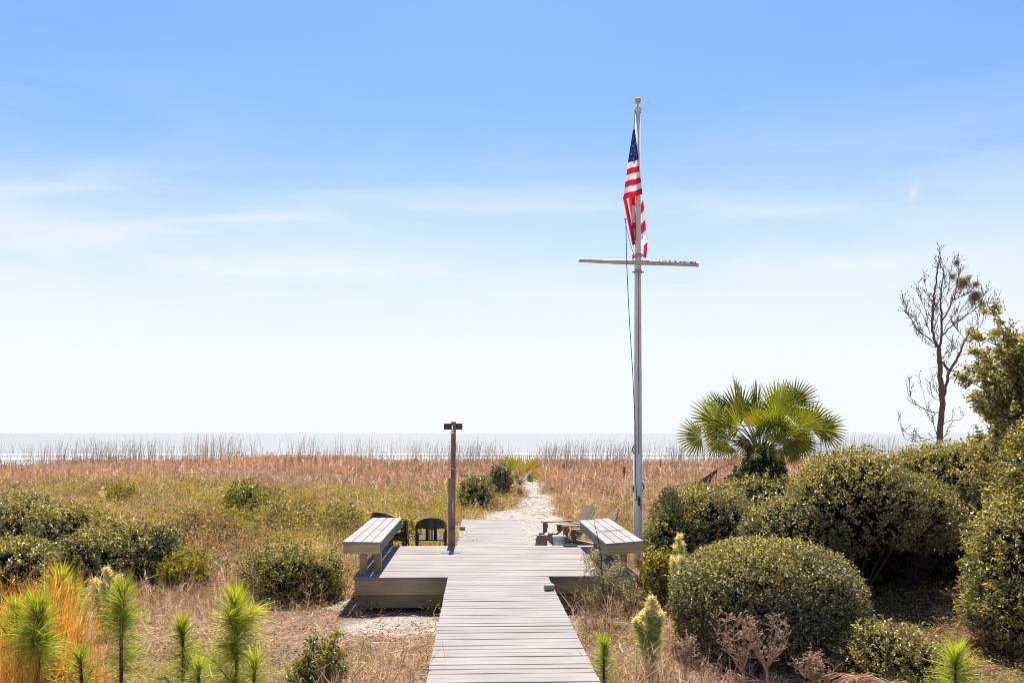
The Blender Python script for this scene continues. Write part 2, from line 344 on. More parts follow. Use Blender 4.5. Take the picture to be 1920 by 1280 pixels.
# sea and surf
g = Geo(); g.add([(-30000, 128, -2.35), (30000, 128, -2.35), (30000, 40000, -2.35), (-30000, 40000, -2.35)], [(0, 1, 2, 3)])
m, n, l, b = newmat("sea_water"); b.inputs["Base Color"].default_value = (.265, .262, .255, 1); b.inputs["Roughness"].default_value = .4; b.inputs["IOR"].default_value = 1.33
b.inputs["Specular IOR Level"].default_value = .10
tcn = n.new("ShaderNodeTexCoord"); mpn = n.new("ShaderNodeMapping"); mpn.inputs["Scale"].default_value = (.12, .5, 1); l.new(tcn.outputs["Object"], mpn.inputs[0])
n1 = n.new("ShaderNodeTexNoise"); n1.inputs["Scale"].default_value = 1; n1.inputs["Detail"].default_value = 6; l.new(mpn.outputs[0], n1.inputs["Vector"])
bp = n.new("ShaderNodeBump"); bp.inputs["Strength"].default_value = .12; bp.inputs["Distance"].default_value = .3; l.new(n1.outputs["Fac"], bp.inputs["Height"]); l.new(bp.outputs[0], b.inputs["Normal"])
tag(g.build("sea", m), kind="structure")
g = Geo()
for (yy, wd, zz, ph) in ((146, 9, .12, 0), (172, 4.5, .3, 2), (205, 2.5, .3, 4)):
    xx = np.arange(-260, 300, 2.0); a = yy + 5 * (fbm(xx / 30, xx * 0 + ph, 2) - .5); wv = wd * np.clip(fbm(xx / 12, xx * 0 + ph + 7, 1) * 2.2 - .35, .03, 2)
    v0 = np.stack([xx, a - wv, xx * 0 - 2.33], 1); v1 = np.stack([xx, a, xx * 0 - 2.33 + zz], 1); v2 = np.stack([xx, a + wv * .6, xx * 0 - 2.33], 1)
    k = len(xx); i = np.arange(k - 1)
    g.add(np.concatenate([v0, v1, v2]), np.concatenate([np.stack([i, i + 1, i + 1 + k, i + k], 1), np.stack([i + k, i + 1 + k, i + 1 + 2 * k, i + 2 * k], 1)]), (.85, .86, .87), 0, True)
tag(g.build("surf", plain_mat("foam", (.36, .36, .36), .8, vary=.1, scale=.6)), kind="structure")

# ------------------------------------------------------------------ boardwalk and deck
GREY = np.array([.275, .238, .216])
def tone(b=GREY, k=.10):
    q = 1 + random.uniform(-k, k); return tuple(b * q * np.array([1, 1 + random.uniform(-.012, .012), 1 + random.uniform(-.03, .02)]))
def planks(g, x0, x1, y0, y1, ztop, pitch=.146, gap=.012, th=.036, jit=.003):
    y = y1
    while y - pitch > y0 - .08:
        wd = pitch - gap - random.uniform(0, .004); R = Matrix.Rotation(random.uniform(-.0012, .0012), 3, 'Z') @ Matrix.Rotation(random.uniform(-.004, .004), 3, 'X')
        a = x0 + random.uniform(-jit, jit); bb = x1 + random.uniform(-jit, jit); c = tone(GREY, .04) if random.random() < .9 else tone(GREY * .92, .03)
        # a board in three runs, so it can bow a little
        dz = [random.uniform(-.0025, .0025) for _ in range(4)]; 
        zt = ztop + random.uniform(-.0025, .0025)
        hy = wd / 2; k = .005; yc = y - pitch / 2
        prof = [(-hy, -th), (hy, -th), (hy, -k), (hy - k, 0), (-hy + k, 0), (-hy, -k)]
        vs = []
        for i, xx in enumerate(np.linspace(a, bb, 4)):
            for (p, q) in prof: vs.append((xx, yc + p + (dz[i] if i in (1, 2) else 0) * .8, zt + q + dz[i] + p * R[2][1]))
        fs = [tuple(range(6))[::-1], tuple(range(18, 24))]
        for i in range(3):
            for j in range(6): fs.append((i * 6 + j, i * 6 + (j + 1) % 6, (i + 1) * 6 + (j + 1) % 6, (i + 1) * 6 + j))
        g.add(vs, fs, c); 
        if random.random() < .03: pass
        y -= pitch
        if 9.68 < y < 9.83 and x0 == WALK_X0: y -= .022
OLIVE = np.array([.41, .30, .165])
bw = thing("boardwalk", "weathered grey boardwalk running from the bottom edge up to the bench deck", "boardwalk", (.31, 6, 0))
g = Geo(); planks(g, WALK_X0, WALK_X1, -1.2, DECK_Y0 - .004, DECK_Z - .003); wpart(g, "decking", M_DECK, bw)
for xx in (WALK_X0 + .06, WALK_X1 - .06):
    g = Geo(); g.box((xx, 6, DECK_Z - .16), (.04, 14.2, .235), col=tone(OLIVE)); wpart(g, "side_beam", M_WY, bw)
for yy in (1, 3.4, 5.8, 8.2, 10.6, 12.9):
    for xx in (WALK_X0 + .13, WALK_X1 - .13):
        g = Geo(); z0 = float(H(xx, yy)) - .2; g.box((xx, yy, (z0 + DECK_Z - .06) / 2), (.09, .09, DECK_Z - .06 - z0), col=tone(OLIVE), ch=.008); wpart(g, "post", M_WZ, bw)

dk = thing("deck_platform", "square weathered deck platform with a bench on each side and boxed-in olive grey front", "deck", (.28, 15, 0))
g = Geo(); planks(g, DECK_X0, DECK_X1, DECK_Y0, DECK_Y1, DECK_Z, jit=.004); wpart(g, "decking", M_DECK, dk)
def deck_front(x0, x1):
    g = Geo(); xm, L_ = (x0 + x1) / 2, x1 - x0
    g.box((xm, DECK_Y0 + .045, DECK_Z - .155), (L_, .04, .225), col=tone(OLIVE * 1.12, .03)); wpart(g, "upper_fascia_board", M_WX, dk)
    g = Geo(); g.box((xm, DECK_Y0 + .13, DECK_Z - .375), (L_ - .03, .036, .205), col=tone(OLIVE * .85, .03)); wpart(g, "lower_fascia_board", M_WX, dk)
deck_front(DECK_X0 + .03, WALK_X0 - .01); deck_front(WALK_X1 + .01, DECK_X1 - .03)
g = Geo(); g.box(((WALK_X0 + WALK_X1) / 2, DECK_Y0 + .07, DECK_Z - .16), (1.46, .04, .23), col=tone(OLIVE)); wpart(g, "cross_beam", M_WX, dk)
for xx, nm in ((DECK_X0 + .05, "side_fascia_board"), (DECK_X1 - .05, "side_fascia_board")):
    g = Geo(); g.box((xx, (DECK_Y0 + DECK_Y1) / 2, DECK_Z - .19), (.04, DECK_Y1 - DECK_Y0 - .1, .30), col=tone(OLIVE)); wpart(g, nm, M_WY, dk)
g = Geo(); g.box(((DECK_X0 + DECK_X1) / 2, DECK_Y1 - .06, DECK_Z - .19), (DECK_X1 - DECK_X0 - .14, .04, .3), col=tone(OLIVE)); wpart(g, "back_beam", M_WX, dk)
for xx in (DECK_X0 + .12, -.7, 1.3, DECK_X1 - .12):
    for yy in (DECK_Y0 + .2, DECK_Y1 - .2):
        g = Geo(); g.box((xx, yy, .08), (.14, .14, .68), col=tone(OLIVE * .9), ch=.01); wpart(g, "post", M_WZ, dk)

fw = thing("boardwalk", "lower far boardwalk, one step down behind the deck, ending in the sand path", "boardwalk", (.31, 20.4, 0))
g = Geo(); planks(g, WALK_X0 + .02, WALK_X1 + .02, DECK_Y1 + .02, 23.95, .27); wpart(g, "decking", M_DECK, fw)
for xx in (WALK_X0 + .08, WALK_X1 - .04):
    g = Geo(); g.box((xx, 20.4, .125), (.04, 7.0, .2), col=tone(OLIVE)); wpart(g, "side_beam", M_WY, fw)

# wooden stubs on the boards, none of them a lamp
def stub(px, py, D, z, L_, r, lab, rz):
    x, y = px_xy(px, D); t = thing("wood_stub", lab, "wood stub", (x, y, z), rz, "small stubs on the boardwalk edges")
    g = Geo(); g.tube([(-L_ / 2, 0, r), (-L_ / 2 + .01, 0, r), (L_ * .3, 0, r), (L_ * .31, 0, r * .9), (L_ / 2, 0, r * .86)], [r * .9, r, r, r * 1.12, r * 1.05], 12); part(g, "stub_body", plain_mat("grey_stub", (.30, .265, .21), .7), t)
    g = Geo(); g.box((0, 0, .006), (L_ * .7, r * 1.6, .012)); part(g, "base_plate", plain_mat("base_plate", (.12, .11, .1), .6), t)
stub(1029.5, 1105, 12.0, DECK_Z, .13, .045, "short grey cylinder lying on the right edge of the boardwalk in front of the deck", .25)
stub(867, 992, 21.3, .27, .14, .05, "small dark block on the left edge of the far boardwalk", 0)

# ------------------------------------------------------------------ benches
def bench(x0, x1, y0, y1, tilt, lab, legs, outer):
    t = thing("bench", lab, "bench", ((x0 + x1) / 2, (y0 + y1) / 2, DECK_Z), 0, "plank benches along the sides of the deck")
    hw = (x1 - x0) / 2; hl = (y1 - y0) / 2; zt = .505
    R = Matrix.Rotation(tilt, 3, 'Y')
    g = Geo(); bw_ = (2 * hw) / 4
    for i in range(4):
        xx = -hw + bw_ * (i + .5); e = random.uniform(-.012, .012)
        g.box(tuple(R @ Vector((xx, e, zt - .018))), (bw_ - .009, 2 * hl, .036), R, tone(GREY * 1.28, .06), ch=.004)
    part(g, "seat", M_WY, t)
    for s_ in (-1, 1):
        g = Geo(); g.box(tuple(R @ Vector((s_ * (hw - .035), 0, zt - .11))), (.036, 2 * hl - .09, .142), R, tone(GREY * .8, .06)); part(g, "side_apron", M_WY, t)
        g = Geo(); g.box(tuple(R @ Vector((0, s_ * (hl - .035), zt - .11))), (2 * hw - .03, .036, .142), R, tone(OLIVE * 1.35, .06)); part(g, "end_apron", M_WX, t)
    for (lx, ly) in legs:
        g = Geo(); g.box((lx, ly, .185), (.105, .1, .37), col=tone(OLIVE * 1.05, .1), ch=.006); part(g, "leg", M_WZ, t)
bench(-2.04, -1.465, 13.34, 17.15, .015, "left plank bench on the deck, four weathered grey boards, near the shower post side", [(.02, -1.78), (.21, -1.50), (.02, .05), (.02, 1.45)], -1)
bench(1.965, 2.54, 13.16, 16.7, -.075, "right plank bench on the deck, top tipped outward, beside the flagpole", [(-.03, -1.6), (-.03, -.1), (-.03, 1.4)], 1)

# ------------------------------------------------------------------ shower post
x, y = px_xy(848.5, 16.86)
sp = thing("shower_post", "brown wooden shower post with a short top crosspiece by the slotted chair", "shower post", (x, y, .0))
BR = np.array([.27, .17, .115])
g = Geo(); g.box((.012, 0, 1.45), (.088, .088, 2.76), Matrix.Rotation(.006, 3, 'Y'), tone(BR * 1.05, .02), ch=.005); part(g, "post", wood_mat("brown_post", 2, gr=.45, stain=.35), sp)
g = Geo(); g.box((-.012, -.068, 1.06), (.135, .04, 1.4), col=tone(BR * 1.35, .02), ch=.004); part(g, "pipe_cover", wood_mat("faded_cover", 2, gr=.4, stain=.3), sp)
g = Geo(); g.box((.01, .068, 2.74), (.355, .036, .115), col=tone(BR * .6, .02)); part(g, "crosspiece", wood_mat("dark_cross", 0, gr=.3), sp)
W_ = plain_mat("chrome_white", (.75, .75, .72), .3); g = Geo()
g.tube([(.0, -.05, 2.73), (.0, -.10, 2.74), (0, -.15, 2.70), (0, -.165, 2.66)], .012, 8); ob = part(g, "shower_arm", W_, sp)
g = Geo(); g.lathe([(.0, .045), (.012, .045), (.018, .02), (.036, -.012), (.038, -.03), (0, -.03)], (0, -.168, 2.63), 14); part(g, "shower_head", W_, sp)
g = Geo(); g.tube([(-.01, -.088, .79), (-.01, -.12, .79)], [.03, .034], 12); g.tube([(-.01, -.12, .79), (-.01, -.135, .79)], [.018, .018], 8); part(g, "valve_knob", plain_mat("valve", (.12, .14, .12), .4), sp)
g = Geo(); g.tube([(.01, -.092, 1.40), (.012, -.095, 1.28), (.0, -.1, 1.22), (.012, -.1, 1.17), (.006, -.095, 1.10)], [.006, .009, .012, .009, .006], 6); part(g, "hook", W_, sp)
g = Geo(); g.tube([(-.03, -.05, 1.93), (.0, -.06, 1.95), (.05, -.055, 1.91)], .007, 6); part(g, "pipe_clip", W_, sp)

# ------------------------------------------------------------------ plastic chairs
def plastic_chair(lab, loc, rz, colr, group, mat):
    t = thing("plastic_chair", lab, "chair", loc, rz, group)
    # local: faces +Y, back at -Y
    def back_pt(a, r=.275):       # a: -1..1 round the back and arms (seen from above a horseshoe)
        an = a * math.radians(100); return Vector((r * 1.08 * math.sin(an), -.02 - r * math.cos(an) * .95 + (0 if abs(a) < .8 else 0), 0))
    g = Geo(); K = 28; vs = []
    for i in range(K + 1):
        a = -1 + 2 * i / K; q = abs(a); p = back_pt(a)
        top = .86 - .29 * (q ** 2.0) if q < .8 else .86 - .29 * (.8 ** 2.0) - (q - .8) * .05
        h = .24 - .17 * q; lean = (top - .42) * .22 * max(0, 1 - q * 1.1)
        for (dz, o_) in ((0, .0), (-h, .0), (-h, .016), (0, .016)):
            rr = 1 + (o_ / .26); vs.append((p.x * rr, (p.y + .02) * rr - .02 - lean * (1 + dz * 1.2), top + dz))
    fs = [(i * 4 + j, i * 4 + (j + 1) % 4, (i + 1) * 4 + (j + 1) % 4, (i + 1) * 4 + j) for i in range(K) for j in range(4)] + [(0, 1, 2, 3), (K * 4 + 3, K * 4 + 2, K * 4 + 1, K * 4)]
    g.add(vs, fs, smooth=False)
    # splat with slots: slats from seat to crest
    for i in range(7):
        xx = (i - 3) * .029; wd = .045 if i in (0, 6) else .018
        g.tube([(xx * 1.05, -.235, .40), (xx, -.268, .52), (xx * 1.02, -.325, .70)], [wd / 2, wd / 2, wd / 2], 4, smooth=False)
    part(g, "backrest", mat, t)
    g = Geo()
    prof = [(-.22, .23, .43), (-.24, .05, .415), (-.23, -.2, .40), (.23, -.2, .40), (.24, .05, .415), (.22, .23, .43)]
    g.prism([Vector(p) for p in prof], (0, 0, 1), 0, .018); g.box((0, .235, .412), (.44, .016, .06)); part(g, "seat", mat, t)
    for s_ in (-1, 1):
        g = Geo(); g.box((s_ * .285, .09, .655), (.05, .30, .02), Matrix.Rotation(.08, 3, 'X'), ch=.005); part(g, "armrest", mat, t)
        g = Geo(); g.prism([Vector(p) for p in [(s_ * .285, .24, .665), (s_ * .285, .15, .66), (s_ * .255, .20, .41), (s_ * .28, .27, 0), (s_ * .285, .31, 0), (s_ * .275, .27, .41)]], (s_, 0, 0), 0, .03); part(g, "leg", mat, t)
        g = Geo(); g.prism([Vector(p) for p in [(s_ * .235, -.17, .41), (s_ * .235, -.25, .56), (s_ * .235, -.29, .56), (s_ * .25, -.27, .40), (s_ * .28, -.33, 0), (s_ * .28, -.27, 0)]], (s_, 0, 0), 0, .03); part(g, "leg", mat, t)
    return t
MG = plain_mat("dark_green_plastic", (.018, .026, .022), .32); MB_ = plain_mat("brown_plastic", (.055, .025, .02), .35)
def on_ground(px, D): x, y = px_xy(px, D); return (x, y, float(H(x, y)))
q = on_ground(808.5, 17.45)
plastic_chair("dark green plastic armchair with its slotted back to us, left of the shower post", (q[0], q[1], px_z(967, 17.5) - .855), .06, 0, "plastic garden chairs behind the deck", MG)
q = on_ground(722, 17.75)
zb = px_z(960, 17.75) - .86 - .14 + .03
for k in range(3):
    lab = ["bottom brown plastic chair of the stack behind the left bench", "middle brown plastic chair of the stack behind the left bench", "top brown plastic chair of the stack behind the left bench"][k]
    plastic_chair(lab, (q[0] + .03 * k, q[1] + .02 * k, zb + .07 * k), -.55, 0, "plastic garden chairs behind the deck", MB_)

# ------------------------------------------------------------------ adirondack chairs
def adirondack(lab, loc, rz):
    t = thing("adirondack_chair", lab, "chair", loc, rz, "weathered slatted lounge chairs right of the far boardwalk")
    C0 = np.array([.32, .22, .155])
    # back: 5 slats fanned, rounded top, leaning back
    base = Vector((0, -.22, .26)); lean = math.radians(33); U = Vector((0, -math.sin(lean), math.cos(lean)))
    g = Geo(); nrm = Vector((0, -math.cos(lean), -math.sin(lean)))
    for i in range(5):
        k = i - 2; w0, w1 = .076, .098; L_ = [.66, .76, .80, .76, .66][i]
        xb, xt = k * .083, k * .108
        out = [Vector((xb - w0 / 2, 0, 0)) + base, Vector((xb + w0 / 2, 0, 0)) + base]
        ra = L_ - (.05 if k <= 0 else .0) * abs(k) ; 
        hr = L_ - .05 * (1 if k >= 1 else 0) * abs(k); hl = L_ - .05 * (1 if k <= -1 else 0) * abs(k)
        out += [base + U * hr + Vector((xt + w1 / 2, 0, 0)), base + U * (L_ + .008) + Vector((xt + w1 * .2, 0, 0)), base + U * (L_ + .008) + Vector((xt - w1 * .2, 0, 0)), base + U * hl + Vector((xt - w1 / 2, 0, 0))]
        g.prism(out, nrm, 0, .02, tone(C0, .12))
    part(g, "backrest", M_WZ, t)
    g = Geo()
    for i in range(7):
        u_ = i / 6; yy = .33 - u_ * .52; zz = .36 - u_ * .13; g.box((0, yy, zz), (.52, .07, .02), Matrix.Rotation(.24, 3, 'X'), tone(C0 * 1.05, .1), ch=.003)
    part(g, "seat", M_WX, t)
    for s_ in (-1, 1):
        g = Geo(); g.prism([Vector(p) for p in [(s_ * .26, .38, .555), (s_ * .40, .38, .555), (s_ * .41, .1, .553), (s_ * .34, -.38, .548), (s_ * .29, -.38, .548), (s_ * .26, .0, .55)]], (0, 0, 1), 0, .022, tone(C0 * 1.2, .05)); part(g, "armrest", M_WY, t)
        g = Geo(); g.box((s_ * .29, .33, .275), (.022, .10, .55), col=tone(C0 * .85, .05)); part(g, "leg", M_WZ, t)
        g = Geo(); g.prism([Vector(p) for p in [(s_ * .265, .38, .26), (s_ * .265, .38, .36), (s_ * .265, -.25, .20), (s_ * .265, -.52, .0), (s_ * .265, -.62, 0), (s_ * .265, -.4, .08)]], (s_, 0, 0), 0, .022, tone(C0 * .8, .05)); part(g, "leg", M_WY, t)
        g = Geo(); g.box((s_ * .30, .3, .48), (.02, .09, .09), col=tone(C0 * .8)); part(g, "arm_bracket", M_WZ, t)
    g = Geo(); g.box((0, -.30, .535), (.62, .05, .024), col=tone(C0 * .9)); part(g, "back_rail", M_WX, t); g = Geo(); g.box((0, .375, .31), (.53, .02, .12), col=tone(C0 * .9)); part(g, "front_rail", M_WX, t)
    return t
x, y = px_xy(1060, 18.7); adirondack("weathered slatted lounge chair with rounded fan back, farther of the pair, behind the right bench", (x, y, .15), math.radians(116))
x, y = px_xy(1098, 17.55); adirondack("weathered slatted lounge chair mostly hidden by the right bench, nearer of the pair", (x, y, .17), math.radians(100))
def footstool(px, D, rz):
    x, y = px_xy(px, D); t = thing("footstool", "low curved slatted wooden footstool left of the lounge chairs, beside the white bin", "footstool", (x, y, .28), rz); C0 = np.array([.44, .34, .27])
    g = Geo()
    for i in range(6):
        a = i / 5; g.box((0, -.22 + a * .44, .36 - .10 * abs(a - .3) * 2), (.46, .075, .02), Matrix.Rotation(-.5 + a * .9, 3, 'X') if i in (0, 5) else None, tone(C0, .1))
    part(g, "seat", M_WX, t)
    for s_ in (-1, 1):
        g = Geo(); g.prism([Vector(p) for p in [(s_ * .2, -.26, 0), (s_ * .2, -.2, 0), (s_ * .2, .0, .2), (s_ * .2, .2, 0), (s_ * .2, .27, 0), (s_ * .2, .22, .3), (s_ * .2, -.2, .32)]], (s_, 0, 0), 0, .02, tone(C0 * .8)); part(g, "leg", M_WY, t)
footstool(1029, 17.7, math.radians(80))
x, y = px_xy(1048.5, 17.15)
t = thing("plastic_bin", "white translucent plastic bin standing in front of the lounge chairs", "bin", (x, y, .02)); MW = plain_mat("white_plastic", (.62, .65, .64), .35, vary=.05)
g = Geo(); g.lathe([(0, 0), (.10, 0), (.118, .56), (.128, .57), (.128, .60), (.118, .60), (.110, .56), (.09, .02), (0, .02)], (0, 0, 0), 20); part(g, "body", MW, t)
g = Geo(); g.tube([(.128 * math.cos(a), -.03 - .10 * math.sin(a), -.0 + .58 - .08 * math.sin(a)) for a in np.linspace(0, math.pi, 9)], .004, 6); part(g, "handle", plain_mat("wire", (.4, .4, .4), .3, 1), t)
x, y = px_xy(1069, 16.72)
t = thing("crate", "small dark green basket on the deck's far edge, right of the white bin", "basket", (x, y, DECK_Z + .002), .1)
MGc = plain_mat("green_basket", (.02, .035, .03), .4); g = Geo()
g.box((0, 0, .012), (.25, .17, .024)); part(g, "base", MGc, t)
g = Geo()
for zz in (.06, .11, .16): g.tube([(-.12, -.085, zz), (.12, -.085, zz), (.13, .085, zz), (-.13, .085, zz), (-.12, -.085, zz)], .006, 5)
for a in np.linspace(-.12, .12, 7):
    for yy in (-.085, .085): g.tube([(a, yy, .02), (a, yy, .17)], .005, 5)
part(g, "wire_sides", MGc, t)
g = Geo(); g.tube([(-.13, 0, .15), (-.14, 0, .2), (-.10, 0, .215)], .008, 6); part(g, "handle", plain_mat("grey_handle", (.35, .37, .36), .4), t); g = Geo(); g.tube([(.13, 0, .15), (.14, 0, .2), (.10, 0, .215)], .008, 6); part(g, "handle", plain_mat("grey_handle", (.35, .37, .36), .4), t)

# ------------------------------------------------------------------ flagpole and flag
FD = 17.6; fx, fy = px_xy(1196, FD); PXM = F / FD
fp = thing("flagpole", "tapered white flagpole with gold ball top and horizontal yardarm, behind the right bench", "flagpole", (fx, fy, 0))
MPOLE = plain_mat("pole_paint", (.76, .71, .62), .45, vary=.10, scale=3); ztop = px_z(207, FD)
g = Geo(); zz = [-.2, 1.2, 2.6, px_z(505, FD), px_z(495, FD), ztop]
g.tube([(0, 0, z) for z in zz], [.09, .086, .08, .066, .062, .050], 20); part(g, "pole", MPOLE, fp)
g = Geo(); g.lathe([(.05, -.03), (.07, -.03), (.075, 0), (.075, .05), (.06, .07), (.0, .075)], (0, 0, ztop - .02), 18); part(g, "cap", MPOLE, fp)
g = Geo(); g.lathe([(.012, 0), (.012, .08), (.0, .08)], (0, 0, ztop + .03), 10); part(g, "spindle", plain_mat("spindle", (.25, .2, .12), .4, .8), fp)
g = Geo(); rb = .066; g.lathe([(rb * math.sin(a), -rb * math.cos(a)) for a in np.linspace(0, math.pi, 14)], (0, 0, px_z(189.5, FD)), 20); part(g, "ball_finial", plain_mat("gold_ball", (.72, .42, .13), .35, .6), fp)
zy = px_z(494, FD)
g = Geo(); g.tube([(-1.19, -.085, zy + .035), (-.4, -.085, zy + .01), (.4, -.085, zy - .005), (1.19, -.085, zy - .035)], [.034, .046, .046, .036], 12); ya = part(g, "yardarm", plain_mat("yardarm_paint", (.60, .53, .42), .6, vary=.2, scale=5), fp)
g = Geo(); g.tube([(-1.2, -.085, zy + .035), (-1.17, -.085, zy + .034)], .042, 10); part(g, "end_cap", MPOLE, ya); g = Geo(); g.tube([(1.2, -.085, zy - .035), (1.165, -.085, zy - .034)], .044, 10); part(g, "end_cap", MPOLE, ya)
g = Geo(); rr = random.Random(5); uu = np.linspace(.35, 1.16, 40)
g.tube([(u_, -.085 + rr.uniform(-.01, .01), zy - u_ * .028 + .034 + rr.uniform(0, .014)) for u_ in uu], [rr.choice([.006, .012, .02, .024]) for _ in uu], 6)
part(g, "lichen", plain_mat("lichen", (.16, .17, .11), .9), ya)
for zc in (zy + .16, zy - .165):
    g = Geo(); g.lathe([(.062, -.03), (.082, -.03), (.082, .03), (.062, .03)], (0, 0, zc), 16)
    for s_ in (-1, 1): g.tube([(s_ * .07, 0, zc), (s_ * .118, 0, zc)], [.016, .02], 8)
    part(g, "clamp_collar", plain_mat("collar_metal", (.42, .4, .33), .5, .3), fp)
g = Geo(); g.lathe([(.063, -.12), (.07, -.12), (.07, .12), (.063, .12)], (0, 0, zy), 16); part(g, "yard_sleeve", MPOLE, fp)
MROPE = plain_mat("rope", (.14, .15, .16), .8); MWR = plain_mat("white_rope", (.55, .55, .53), .8)
def fpt(px, py, dy=0): x, y, z = P3(px, py, FD); return (x - fx, y - fy + dy, z)
g = Geo(); g.tube([fpt(1170, 414, -.2), fpt(1172, 500, -.2), fpt(1177, 600, -.18), fpt(1184, 700, -.14), fpt(1189, 800, -.11), fpt(1190, 900, -.1), fpt(1192, 935, -.1)], .0085, 6); part(g, "halyard", MROPE, fp)
g = Geo(); g.tube([fpt(1167, 414, -.2), fpt(1173, 415, -.2)], .012, 6); g.tube([fpt(1168, 415, -.2), fpt(1176, 448, -.16), fpt(1188, 484, -.09)], .007, 6); part(g, "slack_line", MWR, fp)
g = Geo(); g.tube([fpt(1188, 230, -.06), fpt(1187, 260, -.08)], .008, 6); g.tube([fpt(1190, 210, -.05), fpt(1188.5, 230, -.06)], .006, 6); part(g, "flag_clip_line", MROPE, fp)
g = Geo(); g.tube([(.0, -.085, z) for z in (px_z(930, FD), px_z(700, FD))], .006, 6); g.tube([(.0, -.076, z) for z in (px_z(700, FD), px_z(510, FD))], .006, 6); part(g, "halyard", MROPE, fp)
g = Geo(); zc = px_z(938, FD); g.tube([(0, -.09, zc + .10), (.005, -.11, zc), (0, -.09, zc - .1)], [.012, .032, .012], 8); g.tube([(-.1, -.07, zc + .03), (0, -.1, zc), (.04, -.1, zc - .1), (.08, -.07, zc - .2)], .007, 6); part(g, "cleat", plain_mat("cleat", (.07, .065, .05), .7), fp)
for px_, py_ in ((1187, 915), (1206, 912), (1186, 842)):
    g = Geo(); a = fpt(px_, py_, -.03); s_ = -1 if px_ < 1196 else 1
    g.tube([(a[0] - s_ * .03, a[1], a[2] + .1), (a[0] + s_ * .01, a[1], a[2]), (a[0] - s_ * .02, a[1], a[2] - .1)], [.008, .018, .008], 6); part(g, "side_cleat", plain_mat("side_cleat", (.16, .15, .12), .7), fp)
g = Geo(); g.lathe([(.091, -.1), (.091, px_z(851, FD)), (.08, px_z(850, FD) + .004)], (0, 0, 0), 20); part(g, "lower_pole_shell", plain_mat("white_lower_pole", (.88, .82, .73), .45, vary=.05, scale=3), fp)  # whiter, slightly wider shell around the lower pole

# flag: sheets of one cloth hanging in folds; uv gives the stripes
FL = thing("flag", "red white and blue stars and stripes flag hanging limp from the flagpole above the yardarm", "flag", (fx, fy, px_z(370, FD)))
def flagmat():
    m, n, l, b = newmat("flag_cloth"); l.new(attr(n), b.inputs["Base Color"]); b.inputs["Roughness"].default_value = .65; b.inputs["Specular IOR Level"].default_value = .25
    t = n.new("ShaderNodeBsdfTranslucent"); l.new(attr(n), t.inputs[0]); ms = n.new("ShaderNodeMixShader"); ms.inputs[0].default_value = .45
    l.new(b.outputs[0], ms.inputs[1]); l.new(t.outputs[0], ms.inputs[2]); l.new(ms.outputs[0], n["Material Output"].inputs[0]); return m
MF = flagmat(); RED = (.62, .02, .035); WHT = (.78, .76, .74); BLU = (.03, .035, .13)
def stripecol(u, v):
    if u < .4 and v > 6 / 13: return BLU
    return RED if int(min(max(v, 0), .9999) * 13) % 2 == 0 else WHT
def sheet(g, quad, uv, dep, nu, nv, wav=.02, ph=0, stars=False):
    """quad: 4 pixel corners TL,TR,BR,BL; uv at the same corners; dep: y offset fn"""
    def bil(a, s_, t_): return [(a[0][k] * (1 - s_) + a[1][k] * s_) * (1 - t_) + (a[3][k] * (1 - s_) + a[2][k] * s_) * t_ for k in range(2)]
    def pos(s_, t_):
        p = bil(quad, s_, t_); q_ = fpt(p[0], p[1], dep(s_, t_) + wav * math.sin(9 * s_ + 2.2 * t_ + ph) * (.3 + t_)); return Vector(q_)
    for i in range(nu):
        for j in range(nv):
            s0, s1, t0, t1 = i / nu, (i + 1) / nu, j / nv, (j + 1) / nv
            c = bil(uv, (s0 + s1) / 2, (t0 + t1) / 2)
            vs = [tuple(pos(a, b_)) for a, b_ in ((s0, t0), (s1, t0), (s1, t1), (s0, t1))]
            g.add(vs, [(0, 3, 2, 1)], stripecol(c[0], c[1]), 0, False)
    if stars:
        for (s_, t_, r) in stars:
            p = pos(s_, t_) + Vector((0, -.006, 0)); vs = [tuple(p)]
            for k in range(10):
                a = math.pi / 2 + k * math.pi / 5; rr_ = r if k % 2 == 0 else r * .45; vs.append((p.x + rr_ * math.cos(a), p.y, p.z + rr_ * math.sin(a)))
            g.add(vs, [(0, k + 1, (k + 1) % 10 + 1) for k in range(10)], WHT)
g = Geo()
# front upper fold: canton then stripes
sheet(g, [(1184.5, 248), (1187.5, 248), (1193.5, 305), (1175.5, 309)], [(0, 1), (.2, 1), (.2, .6), (0, .6)], lambda s, t: -.13 - .05 * s, 8, 14, .025, 0,
      [(.5, .30, .014), (.8, .46, .020), (.35, .52, .022), (.65, .66, .024), (.25, .76, .026), (.85, .84, .022), (.5, .92, .024)])
sheet(g, [(1175.5, 309), (1193.5, 305), (1200.5, 370), (1166, 379)], [(.5, 6 / 13 + .0), (.9, 6 / 13), (.9, .0), (.5, .0)], lambda s, t: -.13 - .05 * s - .03 * t, 10, 42, .035, .6)
# left lower fold: the stripes turn and run down
sheet(g, [(1166, 371), (1173, 373), (1190, 460), (1184, 462)], [(.5, 1 / 14), (.5, 1 / 14), (1, 1 / 14), (1, 1 / 14)], lambda s, t: -.10, 4, 10, .01, 1)
sheet(g, [(1172, 372), (1178, 371), (1190, 440), (1186, 462)], [(.5, 2 / 14), (.5, 2 / 14), (1, 2 / 14), (1, 2 / 14)], lambda s, t: -.06, 4, 10, .01, 2)
sheet(g, [(1177, 371), (1187, 368), (1194, 430), (1189, 450)], [(.5, 3 / 14 + .01), (.9, 3 / 14 + .01), (1, 3 / 14), (1, 3 / 14)], lambda s, t: -.03, 4, 10, .01, 3)
sheet(g, [(1184, 366), (1194, 366), (1194, 478), (1184, 490)], [(.6, .36), (.7, .36), (.7, .09), (.6, .05)], lambda s, t: .0 - .03 * t - .06 * (1 - s), 6, 36, .012, 1)
